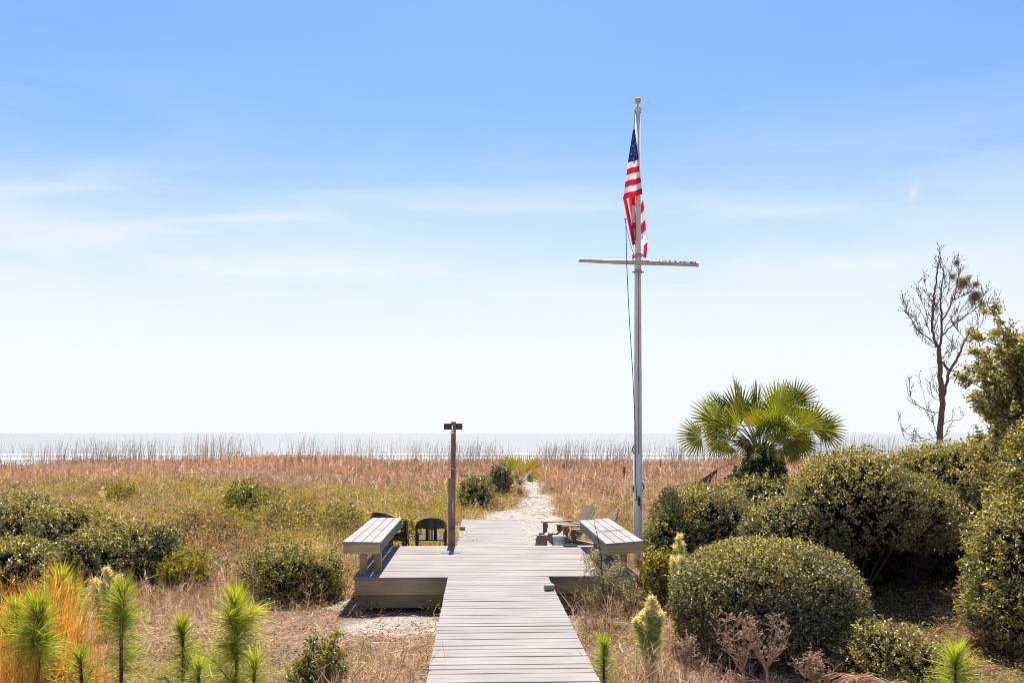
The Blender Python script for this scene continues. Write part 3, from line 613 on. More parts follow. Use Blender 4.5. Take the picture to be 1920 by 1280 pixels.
# right back fold behind the pole
sheet(g, [(1196, 315), (1201.5, 326), (1206, 356), (1196, 356)], [(.1, .9), (.2, .9), (.2, .6), (.1, .6)], lambda s, t: .10, 5, 10, .01, 1)
sheet(g, [(1196, 356), (1206, 356), (1214.5, 440), (1199, 440)], [(.6, .52), (.7, .46), (.7, .10), (.6, .16)], lambda s, t: .10, 8, 42, .04, 2)
sheet(g, [(1199, 438), (1214.5, 440), (1216, 456), (1201, 466)], [(.6, .12), (.7, .10), (.7, .08), (.6, .08)], lambda s, t: .10, 5, 8, .01, 2)
sheet(g, [(1209.5, 458), (1216, 452), (1213.5, 483), (1207, 480)], [(.5, .02), (.6, .02), (.6, .02), (.5, .02)], lambda s, t: .09, 4, 6, .008, 2)
part(g, "cloth", MF, FL); FLc = FL.children[0]; FLc.location = (0, 0, -FL.location[2])

# ------------------------------------------------------------------ foliage builders
def pal(k, table, jit=.30):
    cols = np.array([t_[0] for t_ in table]); wts = np.array([t_[1] for t_ in table], float); wts /= wts.sum()
    i = RNG.choice(len(table), k, p=wts); return cols[i] * (1 + RNG.normal(0, jit, (k, 1))).clip(.35, 2.0) * 1.2
EVER = [((.155, .160, .048), 4.6), ((.045, .052, .020), 5.8), ((.29, .275, .12), 3), ((.38, .32, .065), .9), ((.21, .15, .08), 1.5), ((.42, .20, .11), .35), ((.58, .53, .40), 1.2)]  # palest entry paints sun glints as leaf colour
YELL = [((.38, .325, .052), 3), ((.26, .265, .052), 4.4), ((.50, .40, .12), 1.8), ((.055, .062, .022), 5), ((.31, .215, .11), 1.4), ((.52, .27, .07), .35), ((.62, .55, .40), 1.2)]  # yellow of backlit leaves and pale sun glints, both as leaf colour
GREYG = [((.185, .18, .09), 4), ((.048, .054, .025), 5.2), ((.35, .32, .185), 2.4), ((.25, .185, .11), 1.1), ((.57, .53, .41), 1.2)]  # last, near-white entry stands for glinting leaves
OLIV = [((.20, .195, .035), 4), ((.36, .31, .045), 3), ((.09, .10, .03), 3), ((.26, .18, .08), 1.6)]
BROWNG = [((.24, .165, .09), 4), ((.15, .14, .06), 3), ((.34, .24, .15), 2)]
PALEG = [((.42, .44, .20), 4), ((.28, .33, .12), 3), ((.56, .54, .34), 2)]
def sines(d, seed, k=5, fr=3.0):
    r = np.random.default_rng(seed); v = 0
    for i in range(k): v = v + np.sin(d @ (r.normal(size=3) * fr) + r.uniform(0, 6.28)) / k
    return v
def bush(label, ells, n, leaf=(.045, .022), table=EVER, top=None, amp=.10, name="shrub", cat="shrub", group=None, stems=5, hull=.86, mat=None, per=14, spr=.15, seed=1, zlow=-.75, gmin=True, fuzz=.05, tth=.70, flank=None):
    cx, cy = ells[0][0], ells[0][1]; gz = float(H(cx, cy)); t = thing(name, label, cat, (cx, cy, gz), 0, group)
    g = Geo(); ar = np.array([e[3] * e[4] + e[3] * e[5] + e[4] * e[5] for e in ells]); ar = ar / ar.sum()
    for ei, e in enumerate(ells):
        c = np.array(e[:3]); R = np.array(e[3:6]); p = e[6] if len(e) > 6 else 2.3; k = int(n * 1.55 * ar[ei] / per * (e[7] if len(e) > 7 else 1))
        d = norm(RNG.normal(size=(int(k * 1.7), 3))); d = d[d[:, 2] > zlow][:k]; k = len(d)
        r = 1 / (np.abs(d) ** p).sum(1, keepdims=True) ** (1 / p)
        lump = 1 + amp * sines(d, seed * 7 + ei, 6, 3.5)[:, None] + amp * .5 * sines(d, seed * 13 + ei, 6, 9)[:, None]
        dep = 1 - .17 * RNG.random((k, 1)) ** 1.4 + fuzz * RNG.normal(size=(k, 1)) * (RNG.random((k, 1)) < .4)
        S = c + R * d * r * lump * dep
        keep = np.ones(k, bool)
        for ej, f in enumerate(ells):
            if ej != ei: keep &= (((np.abs(S - np.array(f[:3])) / np.array(f[3:6])) ** 2.2).sum(1) > .72)
        if gmin: keep &= S[:, 2] > H(S[:, 0], S[:, 1]) + .01
        S = S[keep]; d = d[keep]; k = len(S)
        if k == 0: continue
        out = norm(d / R * R.mean() + np.array([0, 0, .35]) + RNG.normal(0, .35, (k, 3)))
        # sprig: leaves round a short twig
        tt = RNG.random((k, per, 1)); base = S[:, None, :] + out[:, None, :] * (tt - .6) * spr
        ld = norm(out[:, None, :] * .55 + RNG.normal(0, .75, (k, per, 3)))
        base = base + ld * .01; ln = norm(np.cross(ld, RNG.normal(size=(k, per, 3))) * .8 + np.array([0, 0, .35]) + d[:, None, :] * 1.0)
        K = k * per; sz = RNG.uniform(.55, 1.5, (K, 1))
        col = pal(K, table if len(e) < 8 else [((.05, .035, .025), 3), ((.03, .03, .015), 3), ((.09, .06, .045), 1)])  # low fill lobes: shade under the canopy painted as dark leaf colours
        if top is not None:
            sel = (sines(S, seed + 5, 5, 2.2) * .5 + .5 + (d[:, 2] - .5) * .7 + (0 if flank is None else .55 * (d @ np.array(flank))) + RNG.normal(0, .15, k) > tth); sel = np.repeat(sel, per)  # yellow: new growth on tops, backlit sun painted onto flanks
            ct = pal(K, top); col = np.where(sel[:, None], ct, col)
        g.leaves(base.reshape(-1, 3), ld.reshape(-1, 3), ln.reshape(-1, 3), leaf[0] * sz, leaf[1] * sz, col)
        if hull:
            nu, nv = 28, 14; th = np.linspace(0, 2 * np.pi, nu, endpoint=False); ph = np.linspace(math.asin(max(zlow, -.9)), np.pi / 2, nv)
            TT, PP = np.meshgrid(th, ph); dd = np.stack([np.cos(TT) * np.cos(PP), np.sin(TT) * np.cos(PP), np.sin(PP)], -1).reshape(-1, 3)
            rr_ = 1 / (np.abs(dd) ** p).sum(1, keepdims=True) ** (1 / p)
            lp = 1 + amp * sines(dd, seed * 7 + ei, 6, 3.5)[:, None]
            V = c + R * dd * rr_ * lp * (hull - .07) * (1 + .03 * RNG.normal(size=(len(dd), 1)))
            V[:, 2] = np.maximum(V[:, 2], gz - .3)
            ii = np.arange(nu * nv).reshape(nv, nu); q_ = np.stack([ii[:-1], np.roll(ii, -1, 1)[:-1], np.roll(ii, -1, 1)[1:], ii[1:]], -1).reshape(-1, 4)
            g.add(V, q_, (.016, .013, .008), 1, True)  # solid near-black shell, painted shade behind the leaf gaps
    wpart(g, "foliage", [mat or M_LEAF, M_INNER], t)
    g = Geo(); rr2 = random.Random(seed)
    for i in range(stems):
        e = ells[rr2.randrange(len(ells))]; ax, ay = ells[0][0] + rr2.uniform(-.06, .06), ells[0][1] + rr2.uniform(-.04, .04); gz2 = float(H(ax, ay))
        tx, ty, tz = e[0] + rr2.uniform(-.75, .75) * e[3], e[1] + rr2.uniform(-.75, .75) * e[4], e[2] + e[5] * rr2.uniform(.3, .8)
        g.tube([(ax, ay, gz2 - .05), ((ax + tx) / 2 + rr2.uniform(-.1, .1), (ay + ty) / 2, (gz2 + tz) / 2), (tx, ty, tz)], [.02, .014, .006], 5, col=(.10, .075, .055))
    if stems: wpart(g, "stems", M_BARK, t)
    return t
def E(px, D, ztop, wpx, dy, p=2.3, zbase=None):
    """ellipsoid from its pixel centre, depth, top height, pixel width and half depth"""
    x, y = px_xy(px, D); gz = float(H(x, y)) if zbase is None else zbase
    rz = (ztop - gz) * .62; return (x, y, ztop - rz, wpx / 2 / F * D, dy, rz, p)

RB = "evergreen shrubs right of the deck"
# front clipped mound
x, y = px_xy(1436, 10.45)
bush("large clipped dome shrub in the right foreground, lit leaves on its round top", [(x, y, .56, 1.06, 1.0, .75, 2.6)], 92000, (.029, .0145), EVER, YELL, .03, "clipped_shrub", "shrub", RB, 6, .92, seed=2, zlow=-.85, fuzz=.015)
# left hedge behind it
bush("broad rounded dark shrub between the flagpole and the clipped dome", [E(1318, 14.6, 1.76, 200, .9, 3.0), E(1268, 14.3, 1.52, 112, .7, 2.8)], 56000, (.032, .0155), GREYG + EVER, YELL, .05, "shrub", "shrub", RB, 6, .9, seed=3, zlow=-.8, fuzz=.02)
# palm foot mound
bush("low yellow-green leafy mound at the foot of the big fan palm", [E(1440, 16.6, px_z(893, 16.6), 240, .9, 2.3), E(1370, 17.2, px_z(905, 17.2), 110, .7)], 15000, (.045, .022), YELL, None, .07, "shrub", "shrub", RB, 3, .86, seed=4)
# big mound: canopy raised on trunks, low fill lobes coloured dark as its shade
x, y = px_xy(1600, 13.6)
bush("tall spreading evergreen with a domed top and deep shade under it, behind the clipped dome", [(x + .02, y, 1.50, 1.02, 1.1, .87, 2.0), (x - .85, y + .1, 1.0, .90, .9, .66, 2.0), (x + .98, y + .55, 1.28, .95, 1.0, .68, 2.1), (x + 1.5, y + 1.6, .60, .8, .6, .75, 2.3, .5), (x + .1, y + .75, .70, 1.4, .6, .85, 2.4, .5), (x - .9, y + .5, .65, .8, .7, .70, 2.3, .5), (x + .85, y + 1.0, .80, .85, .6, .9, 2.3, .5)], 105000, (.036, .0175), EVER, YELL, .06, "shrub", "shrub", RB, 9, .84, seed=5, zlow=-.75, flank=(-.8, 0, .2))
x, y = px_xy(1768, 16.0)
bush("sunlit yellow-green shrub mass below the bare tree", [(x, y, 1.55, 1.15, 1.0, .86, 2.2), (x + .9, y, 1.75, .9, .9, .82, 2.2), (x - .5, y + .6, 1.3, .8, .8, .9, 2.2)], 46000, (.039, .019), YELL, None, .10, "shrub", "shrub", RB, 5, .84, seed=6, zlow=-.6)
x, y = px_xy(1972, 10.6)
bush("tall bulging shrub wall at the right edge, sunlight painted as yellow leaves on its flank", [(x, y, 1.0, .90, 1.0, 1.05, 2.2), (x + .32, y + .1, 1.95, .74, .9, 1.0, 2.2), (x - .12, y - .15, .50, .96, .95, .55, 2.2)], 76000, (.036, .0175), EVER + YELL, YELL, .08, "shrub", "shrub", RB, 6, .86, seed=7, zlow=-.9, flank=(-1, 0, 0))
x, y = px_xy(1655, 9.35)
bush("small low yellow and brown shrub at the foot of the clipped dome", [(x, y, .2, .52, .45, .38, 2.0), (x + .3, y - .25, .08, .45, .4, .3, 2.0)], 14000, (.032, .0155), YELL + BROWNG, None, .16, "shrub", "shrub", RB, 4, .78, seed=8, fuzz=.12)
x, y = px_xy(1822, 14.9)
bush("brownish filler shrub coloured dark as shade between the spreading evergreen and the right shrub wall", [(x, y, .75, .75, .6, .95, 2.3), (x - .45, y + .3, .45, .5, .5, .6, 2.2)], 15000, (.038, .018), [((.07, .045, .03), 4), ((.045, .05, .02), 4), ((.16, .11, .06), 2)], None, .12, "shrub", "shrub", RB, 5, .82, seed=61, fuzz=.08)  # added to darken the gap, its leaf colours hold the shade
# left group
LB = "evergreen shrubs left of the deck"
bush("large dark glossy shrub at the left edge, highest of the left bushes", [E(20, 15.2, 1.50, 260, 1.2, 2.3), E(-110, 15.5, 1.55, 220, 1.2, 2.3), E(140, 15.2, 1.36, 170, 1.1, 2.2)], 60000, (.044, .019), GREYG + EVER, YELL, .09, "shrub", "shrub", LB, 5, .85, seed=9, zlow=-.6)
bush("dark glossy shrub sloping down right beside the leftmost mass", [E(225, 14.9, 1.13, 150, .85), E(175, 14.3, 1.02, 130, .7)], 27000, (.042, .018), GREYG + EVER, YELL, .1, "shrub", "shrub", LB, 5, .84, seed=10, zlow=-.6)
bush("small upright dark shrub at the right end of the left bush row", [E(300, 15.1, 1.04, 78, .42)], 5500, (.048, .02), GREYG + EVER, None, .14, "shrub", "shrub", LB, 4, .8, seed=11, zlow=-.6)
bush("rounded glossy shrub low at the left edge, in front of the big one", [E(20, 12.6, px_z(1008, 12.6), 170, .7), E(-70, 12.6, px_z(1018, 12.6), 120, .7)], 14000, (.048, .021), EVER, YELL, .1, "shrub", "shrub", LB, 3, .84, seed=12, zlow=-.6)
bush("rounded half-dry shrub alone between the left bushes and the deck", [E(540, 14.0, .84, 150, .6), E(595, 14.2, .75, 90, .5)], 24000, (.034, .015), GREYG + OLIV + [((.05, .05, .025), 6)], [((.42, .35, .22), 3), ((.36, .33, .14), 2)], .22, "shrub", "shrub", LB, 14, .62, M_SOFT, seed=13, fuzz=.2, tth=.85)
bush("bright green low bush in the middle of the dune grass on the left", [E(462, 27, px_z(902, 27), 82, .6)], 4600, (.070, .030), [((.26, .27, .04), 4), ((.12, .14, .03), 3), ((.40, .36, .05), 2), ((.05, .06, .02), 3)], None, .28, "shrub", "shrub", LB, 0, .62, seed=14, fuzz=.25)
bush("loose dark green bush left of the sand path", [E(893, 29, px_z(893, 29), 62, .6)], 4200, (.075, .032), GREYG + OLIV, None, .25, "shrub", "shrub", LB, 6, .66, seed=15, fuzz=.22)
bush("dark round bush against the little fan palm by the path", [E(936, 35, px_z(871, 35), 38, .45)], 3000, (.08, .034), GREYG, None, .12, "shrub", "shrub", LB, 4, .7, seed=16, fuzz=.18)
for i, (px_, D_, py_, w_, lab, tb) in enumerate([
        (372, 19.5, 962, 125, "brownish scrubby bush behind the left bush row", [((.20, .13, .09), 4), ((.10, .065, .045), 4), ((.34, .24, .16), 2), ((.16, .16, .05), 1)]), (440, 21, 958, 90, "olive scrub clump left of centre in the grass", OLIV),
        (545, 23, 940, 90, "faint grey twiggy bush beyond the half-dry shrub", BROWNG + GREYG), (640, 22, 950, 80, "olive leafy clump left of the brown chairs", OLIV + GREYG),
        (345, 14.6, 1035, 90, "pale olive clump right of the left bush row", OLIV), (500, 30, 915, 60, "grey-brown clump beside the bright green bush", BROWNG + GREYG),
        (225, 31, 908, 60, "small dark green clump by the pale seed plant in the dunes", OLIV), (1235, 13.4, 1035, 70, "olive leafy undergrowth against the right end of the deck", OLIV + YELL),
        (760, 20.5, 975, 60, "yellow-green leafy plant between the plastic chairs", OLIV + YELL)]):
    bush(lab, [E(px_, D_, px_z(py_, D_), w_, w_ / 2 / F * D_)], int(2600), (.034 + D_ * .0010, .016 + D_ * .0004), tb, None, .2, "shrub", "shrub", "low scrub in the dune grass", 8, 0, M_SOFT, seed=30 + i, fuzz=.2, zlow=-.5)

# trunks under the big mound (parts of it are hidden in shade)
# ------------------------------------------------------------------ leafy tree at the right edge
def catmull(pts, k=5):
    P_ = [Vector(p) for p in pts]; out = []
    for i in range(len(P_) - 1):
        a, b_, c, d = P_[max(i - 1, 0)], P_[i], P_[i + 1], P_[min(i + 2, len(P_) - 1)]
        for j in range(k):
            t_ = j / k; out.append(.5 * ((2 * b_) + (c - a) * t_ + (2 * a - 5 * b_ + 4 * c - d) * t_ ** 2 + (3 * b_ - a - 3 * c + d) * t_ ** 3))
    out.append(P_[-1]); return out
x0, y0 = px_xy(1938, 12.6)
t = thing("tree", "tall loose-leaved yellow-green tree rising against the sky at the right edge", "tree", (x0, y0, 0))
g = Geo(); tips = []
rr = random.Random(4)
g.tube([(x0, y0, -.1), (x0 + .05, y0, 1.2), (x0 - .02, y0, 2.4), (x0 + .02, y0, 3.8)], [.07, .06, .045, .015], 8, col=(.12, .09, .07))
for i in range(150):
    a = rr.uniform(0, 6.28); z0 = rr.uniform(1.6, 3.75); L_ = rr.uniform(.5, 1.05) * (1 if z0 < 3.0 else .85); e = rr.uniform(.15, 1.1)
    s_ = Vector((x0, y0, z0)); dr = Vector((math.cos(a) * math.cos(e), math.sin(a) * math.cos(e), math.sin(e)))
    pts = catmull([s_, s_ + dr * L_ * .5 + Vector((0, 0, -.03)), s_ + dr * L_ + Vector((0, 0, .06))], 4)
    g.tube(pts, list(np.linspace(.014, .004, len(pts))), 5, col=(.12, .09, .07)); 
    for k in range(10):
        q_ = pts[min(int(len(pts) * rr.uniform(.3, 1.0)), len(pts) - 1)]
        dd = (dr + Vector((rr.gauss(0, .6), rr.gauss(0, .6), rr.gauss(.2, .5)))).normalized(); l2 = rr.uniform(.08, .26); e2 = q_ + dd * l2
        g.tube([q_, e2], [.004, .002], 4, col=(.12, .09, .07)); tips.append((q_, e2, dd))
wpart(g, "trunk", M_BARK, t)
per = 44; B = np.array([[*a] for a, b_, d in tips]); T_ = np.array([[*b_] for a, b_, d in tips]); DD = np.array([[*d] for a, b_, d in tips]); k = len(B)
tt = RNG.random((k, per, 1)) ** .8; base = B[:, None] * (1 - tt) + T_[:, None] * tt + RNG.normal(0, .025, (k, per, 3)); ld = norm(DD[:, None] * .6 + RNG.normal(0, .7, (k, per, 3)))
ln = norm(np.cross(ld, RNG.normal(size=(k, per, 3))) + np.array([0, 0, .6])); K = k * per; sz = RNG.uniform(.7, 1.3, (K, 1))
g = Geo(); g.leaves(base.reshape(-1, 3), ld.reshape(-1, 3), ln.reshape(-1, 3), .052 * sz, .025 * sz, pal(K, YELL)); Kd = 15000; dd = norm(RNG.normal(size=(Kd, 3))); Q = dd * RNG.random((Kd, 1)) ** .5 * np.array([.74, .6, 1.30]) + np.array([x0 + .12, y0, 2.85])
g.leaves(Q, norm(RNG.normal(size=(Kd, 3))), norm(dd + RNG.normal(0, .4, (Kd, 3))), RNG.uniform(.03, .055, Kd), .020, pal(Kd, EVER)); wpart(g, "crown", M_LEAF, t)

# ------------------------------------------------------------------ bare tree
BD = 22.0
tx, ty = px_xy(1761, BD)
t = thing("bare_tree", "leafless forked tree with a few withered tufts, against the sky on the right", "tree", (tx, ty, float(H(tx, ty))))
rr = random.Random(9)
def bt(cx, cy, dy=0): x, y, z = P3(1640 + cx / 2.782, 440 + cy / 2.782, BD); return Vector((x, y + dy, z))
limbs = [([(337, 1200), (337, 1120), (343, 1000), (352, 880), (345, 760), (336, 660), (334, 590)], .17, .085, 0),
         ([(352, 870), (375, 790), (400, 705), (440, 640), (478, 555), (520, 480)], .085, .03, .1),
         ([(335, 600), (352, 660), (398, 708)], .045, .05, .05),
         ([(334, 590), (300, 500), (300, 400), (307, 300), (322, 180), (333, 120), (318, 75)], .07, .012, -.1),
         ([(336, 600), (350, 500), (350, 380), (356, 280), (368, 185), (355, 165)], .065, .012, .1),
         ([(320, 585), (285, 545), (230, 515), (175, 455), (140, 400), (125, 355)], .035, .007, -.3),
         ([(350, 450), (385, 400), (420, 330), (446, 250), (458, 190), (455, 140)], .045, .01, .2),
         ([(352, 525), (400, 480), (460, 440), (530, 395), (580, 350), (608, 300)], .04, .008, .3),
         ([(415, 340), (450, 325), (500, 305), (545, 265)], .022, .008, .25), ([(360, 500), (400, 430), (440, 400), (510, 365)], .02, .006, -.2),
         ([(350, 925), (300, 925), (240, 905), (175, 865), (160, 820), (152, 780)], .028, .006, -.3),
         ([(350, 1055), (300, 1058), (240, 1072), (180, 1078), (120, 1055), (95, 985)], .025, .005, -.4),
         ([(330, 1090), (280, 1065), (210, 1050), (170, 1010), (155, 970)], .016, .004, .3),
         ([(350, 985), (400, 972), (480, 964)], .024, .008, .3), ([(350, 1060), (380, 1045), (402, 1010)], .03, .01, .2), ([(330, 1050), (318, 1010), (300, 970), (285, 930), (272, 850), (250, 765)], .024, .005, .1),
         ([(338, 860), (300, 850), (280, 800), (268, 765)], .018, .005, -.2), ([(338, 850), (322, 780), (310, 690)], .016, .004, .2),
         ([(520, 480), (555, 425), (575, 370), (640, 350)], .018, .005, .2), ([(470, 545), (430, 500), (410, 480)], .014, .004, -.1), ([(478, 555), (510, 530), (560, 480), (640, 375)], .015, .004, .2),
         ([(345, 660), (380, 620), (437, 600)], .018, .005, .2), ([(360, 670), (385, 625), (375, 560)], .014, .004, -.2),
         ([(290, 520), (262, 420), (225, 350)], .018, .005, .2), ([(240, 515), (215, 440), (180, 415)], .012, .004, .1), ([(320, 590), (260, 570), (205, 535)], .013, .004, -.2), ([(300, 470), (270, 380), (250, 285)], .014, .004, .2), ([(300, 400), (330, 340), (345, 260)], .014, .004, -.2),
         ([(350, 430), (320, 360), (290, 300), (270, 215)], .014, .004, .2), ([(300, 480), (330, 440), (320, 330)], .016, .004, .1), ([(352, 350), (375, 300), (385, 150)], .012, .004, -.1), ([(310, 560), (340, 540), (318, 470), (325, 380)], .02, .005, .15)]
gt = Geo(); gb = Geo(); tw = []
BK = (.19, .13, .105)
for i, (pp, r0, r1, dy) in enumerate(limbs):
    n_ = len(pp); pts = catmull([bt(a, b_, dy * j / (n_ - 1)) for j, (a, b_) in enumerate(pp)], 5)
    # small kinks
    pts = [p + Vector((rr.gauss(0, .006), rr.gauss(0, .02), rr.gauss(0, .005))) * (1 if 0 < j < len(pts) - 1 else 0) for j, p in enumerate(pts)]
    (gt if i == 0 else gb).tube(pts, list(np.linspace(r0 * .5, r1 * .6, len(pts))), 9 if r0 > .05 else 6, col=BK)
    if i == 0: continue
    for k in range(int(len(pts) * ((.95 if r0 < .05 else .6) if not 10 <= i <= 17 else .35))):
        j = rr.randrange(max(1, int(len(pts) * .25)), len(pts)); p = pts[j]; d = (pts[min(j + 1, len(pts) - 1)] - pts[j - 1]).normalized()
        dd = (d * .8 + Vector((rr.gauss(0, .5), rr.gauss(0, .5), rr.uniform(.1, .9)))).normalized(); L_ = rr.uniform(.10, .36)
        q1 = p + dd * L_ * .5; q2 = q1 + (dd + Vector((rr.gauss(0, .2), rr.gauss(0, .2), .35))).normalized() * L_ * .5
        gb.tube([p, q1, q2], [.007, .005, .003], 4, col=BK)
        for _ in range(2):
            s_ = p.lerp(q2, rr.uniform(.3, .9)); e = s_ + (dd + Vector((rr.gauss(0, .6), rr.gauss(0, .6), rr.gauss(.2, .4)))).normalized() * rr.uniform(.06, .2); gb.tube([s_, e], [.006, .003], 4, col=BK)
            if rr.random() < .35: gb.tube([e, e + Vector((0, 0, .02)), e + Vector((0, 0, .04))], [.004, .014, .004], 5, col=BK)
wpart(gt, "trunk", M_BARK, t); wpart(gb, "branches", M_BARK, t)
for (cx, cy, r, nn) in [(488, 240, .20, 420), (552, 312, .20, 460), (432, 205, .10, 160), (455, 132, .10, 170), (556, 248, .11, 200), (520, 215, .10, 120)]:
    c = np.array(bt(cx, cy, .25)); P_ = np.repeat(c[None], nn, 0) + RNG.normal(0, r * .30, (nn, 3)); D_ = norm(RNG.normal(size=(nn, 3)) + np.array([0, 0, -.1]))
    g = Geo(); g.blades(P_, D_, RNG.uniform(.5, 1.0, nn) * r, .010, np.tile([0, 0, -.35], (nn, 1)), pal(nn, [((.24, .20, .11), 3), ((.26, .15, .10), 2), ((.14, .14, .07), 2)])); wpart(g, "withered_tuft", M_GRASS, t)

# ------------------------------------------------------------------ fan palms
def frond(g, base, aim, pet, R, rng, droop=.3, col=(.07, .10, .018), segs=38, twist=0.0, width=1.0, end=None, face=None, thin=1.0):
    """base point, aim unit direction of the petiole's end, petiole length, blade radius"""
    base = Vector(base); aim = Vector(aim).normalized(); up0 = Vector((0, 0, 1))
    if end is not None:
        tip = Vector(end); p1 = base.lerp(tip, .55) + up0 * (tip - base).length * .14
    else:
        start = (aim * .55 + up0 * .75).normalized(); p1 = base + start * pet * .5; tip = p1 + aim * pet * .55
    pts = catmull([base, p1, tip], 4); g.tube(pts, list(np.linspace(.016, .009, len(pts))), 5, col=(.20, .21, .06))
    f = aim
    if face is not None:
        nn = Vector(face); nn = (nn - f * nn.dot(f)).normalized(); side = f.cross(nn).normalized()
    else:
        side = f.cross(up0); side = side.normalized() if side.length > .05 else Vector((1, 0, 0)); side = (Matrix.Rotation(twist, 3, f) @ side); nn = side.cross(f).normalized()
    cc = np.array(col)
    for i in range(segs):
        u_ = -1 + 2 * (i + .5) / segs; an = u_ * math.radians(128) * width
        L_ = R * (1 - .33 * abs(u_) ** 2.2) * rng.uniform(.9, 1.06)
        d = (f * math.cos(an) + side * math.sin(an)); d = (d + nn * (.16 * (1 - abs(math.cos(an * .7))) + rng.uniform(-.05, .05)) ).normalized()
        ws = (d.cross(nn)).normalized(); w1 = L_ * .44 * math.radians(256) * width / segs * .52 * thin
        dr = droop * rng.uniform(.6, 1.5)
        def at(t_, o=0, fo=0): return tip + d * L_ * t_ - up0 * (dr * L_ * max(0, t_ - .35) ** 2 * 1.2) + ws * o + nn * fo
        k_ = .8 + .4 * rng.random(); c = cc * k_
        if rng.random() < .08: c = np.array([.24, .19, .05]) * k_
        v = [at(.02), at(.45, -w1, 0), at(.45, 0, -w1 * .7), at(.45, w1, 0), at(.76, -w1 * .62, 0), at(.76, 0, -w1 * .5), at(.76, w1 * .62, 0), at(1.0, 0, 0)]
        if rng.random() < .25:    # split drooping tip
            v[7] = v[7] - up0 * L_ * .12 * rng.random()
        cs = np.array([c] * 4 + [c * 1.0] * 3 + [c * .8 + np.array([.06, .05, .02])])
        g.add([tuple(q_) for q_ in v], [(0, 1, 2), (0, 2, 3), (1, 4, 5, 2), (2, 5, 6, 3), (4, 7, 5), (5, 7, 6)], cs)
PD = 18.2; pxc, pyc = px_xy(1424, PD); pz0 = float(H(pxc, pyc)); hub = Vector((pxc, pyc, px_z(852, PD)))
palm = thing("fan_palm", "big fan palm with a full green head of fronds behind the right shrubs", "palm", (pxc, pyc, pz0), 0, "fan palms")
g = Geo(); g.tube([(pxc, pyc, pz0 - .1), (pxc, pyc, 1.0), (pxc, pyc, hub.z - .2), (pxc, pyc, hub.z + .15)], [.20, .17, .16, .06], 12, col=(.10, .07, .05))
rg = random.Random(21)
for i in range(60):
    a = i * 2.4; z = pz0 + .2 + (hub.z - pz0 - .1) * i / 60; d = Vector((math.cos(a), math.sin(a), 0)); b0 = Vector((pxc, pyc, z)) + d * .14
    g.tube([b0, b0 + d * .07 + Vector((0, 0, .14)), b0 + d * .13 + Vector((0, 0, .26 + rg.uniform(0, .1)))], [.04, .03, .012], 5, col=tuple(np.array([.16, .11, .07]) * rg.uniform(.6, 1.3)))
wpart(g, "trunk", M_BARK, palm)
# crown directions: traced hub positions of the fans seen in the photograph plus others around the back
fans = [(1392, 770, -.1, .88, (-.35, 1)), (1336, 790, -.25, .74, (-1, .5)), (1315, 818, .0, .64, (-1, -.25)), (1337, 828, -.35, .42, (-.3, -1)), (1445, 782, -.35, .94, (.05, 1)), (1425, 768, .2, .74, (.0, 1)),
        (1466, 765, .1, .76, (.35, 1)), (1514, 798, -.1, .76, (1, .35)), (1530, 804, -.3, .62, (1, -.45)), (1467, 818, -.6, .54, (.35, -1)), (1494, 756, .2, .66, (.7, .8)), (1500, 785, .4, .70, (.8, .5)), (1372, 802, -.5, .60, (-.6, .2)),
        (1362, 770, .3, .62, (-.8, .7)), (1400, 800, -.65, .55, (-.2, .6)), (1432, 812, -.75, .52, (.1, .3)), (1480, 800, -.6, .60, (.6, .4)), (1355, 812, .4, .5, (-.9, -.2)), (1502, 818, .3, .5, (.8, -.6)), (1410, 785, .55, .66, (-.3, 1)), (1455, 790, .6, .66, (.3, 1)),
        (1385, 825, -.6, .46, (-.5, -.6)), (1420, 835, -.7, .40, (0, -.8)), (1450, 838, -.5, .42, (.3, -1)), (1490, 830, -.4, .45, (.7, -.8)), (1365, 835, -.2, .42, (-.6, -.8)), (1350, 800, -.5, .55, (-1, .1)), (1405, 815, -.9, .5, (-.4, .5)), (1448, 815, -.9, .5, (.4, .6)), (1425, 828, -.9, .45, (0, .5)), (1395, 845, -.7, .36, (-.6, -.5)), (1460, 850, -.7, .36, (.6, -.5)), (1425, 800, -.8, .6, (.1, 1)), (1475, 835, .3, .5, (.6, -.2)), (1378, 830, .4, .5, (-.7, 0)), (1408, 780, .8, .85, (-.15, 1)), (1440, 800, .8, .8, (.15, 1)), (1470, 800, .6, .75, (.5, 1)), (1385, 800, .6, .7, (-.6, 1))]
for i, (a, b_, dy, R_, dr2) in enumerate(fans):
    e = Vector(P3(a, b_, PD)) + Vector((0, dy, 0)); aim = Vector((dr2[0], dy * .5, dr2[1] + .25)).normalized()
    fc = Vector((rg.uniform(-.5, .5), -1, rg.uniform(.1, .7))) if i % 5 else Vector((rg.uniform(-1, 1), -.4, .9))
    g = Geo(); frond(g, hub + Vector((rg.uniform(-.06, .06), rg.uniform(-.06, .06), rg.uniform(-.15, .05))), aim, 0, R_ * rg.uniform(.88, 1.0), rg, .03 + rg.uniform(0, .14), tuple(np.array([.17, .175, .02]) * rg.uniform(.35, 1.45)), 22, 0, (.60 if dr2[1] > .55 else .72), e, fc)
    wpart(g, "frond", M_PALM, palm)
for i, (a, b_, dy) in enumerate([(1405, 872, -.2), (1450, 876, -.15), (1385, 868, .1)]):     # withered fronds hanging at the trunk
    e = Vector(P3(a, b_, PD)) + Vector((0, dy, 0)); g = Geo(); frond(g, hub, (e - hub).normalized(), .35, .4, rg, .9, (.16, .12, .05), 24, 0, .6); wpart(g, "withered_frond", M_PALM, palm)
dfl = thing("dead_palm_frond", "brown dead palm frond hanging down left of the big fan palm over the shrub", "palm frond", P3(1352, 875, 17.6))
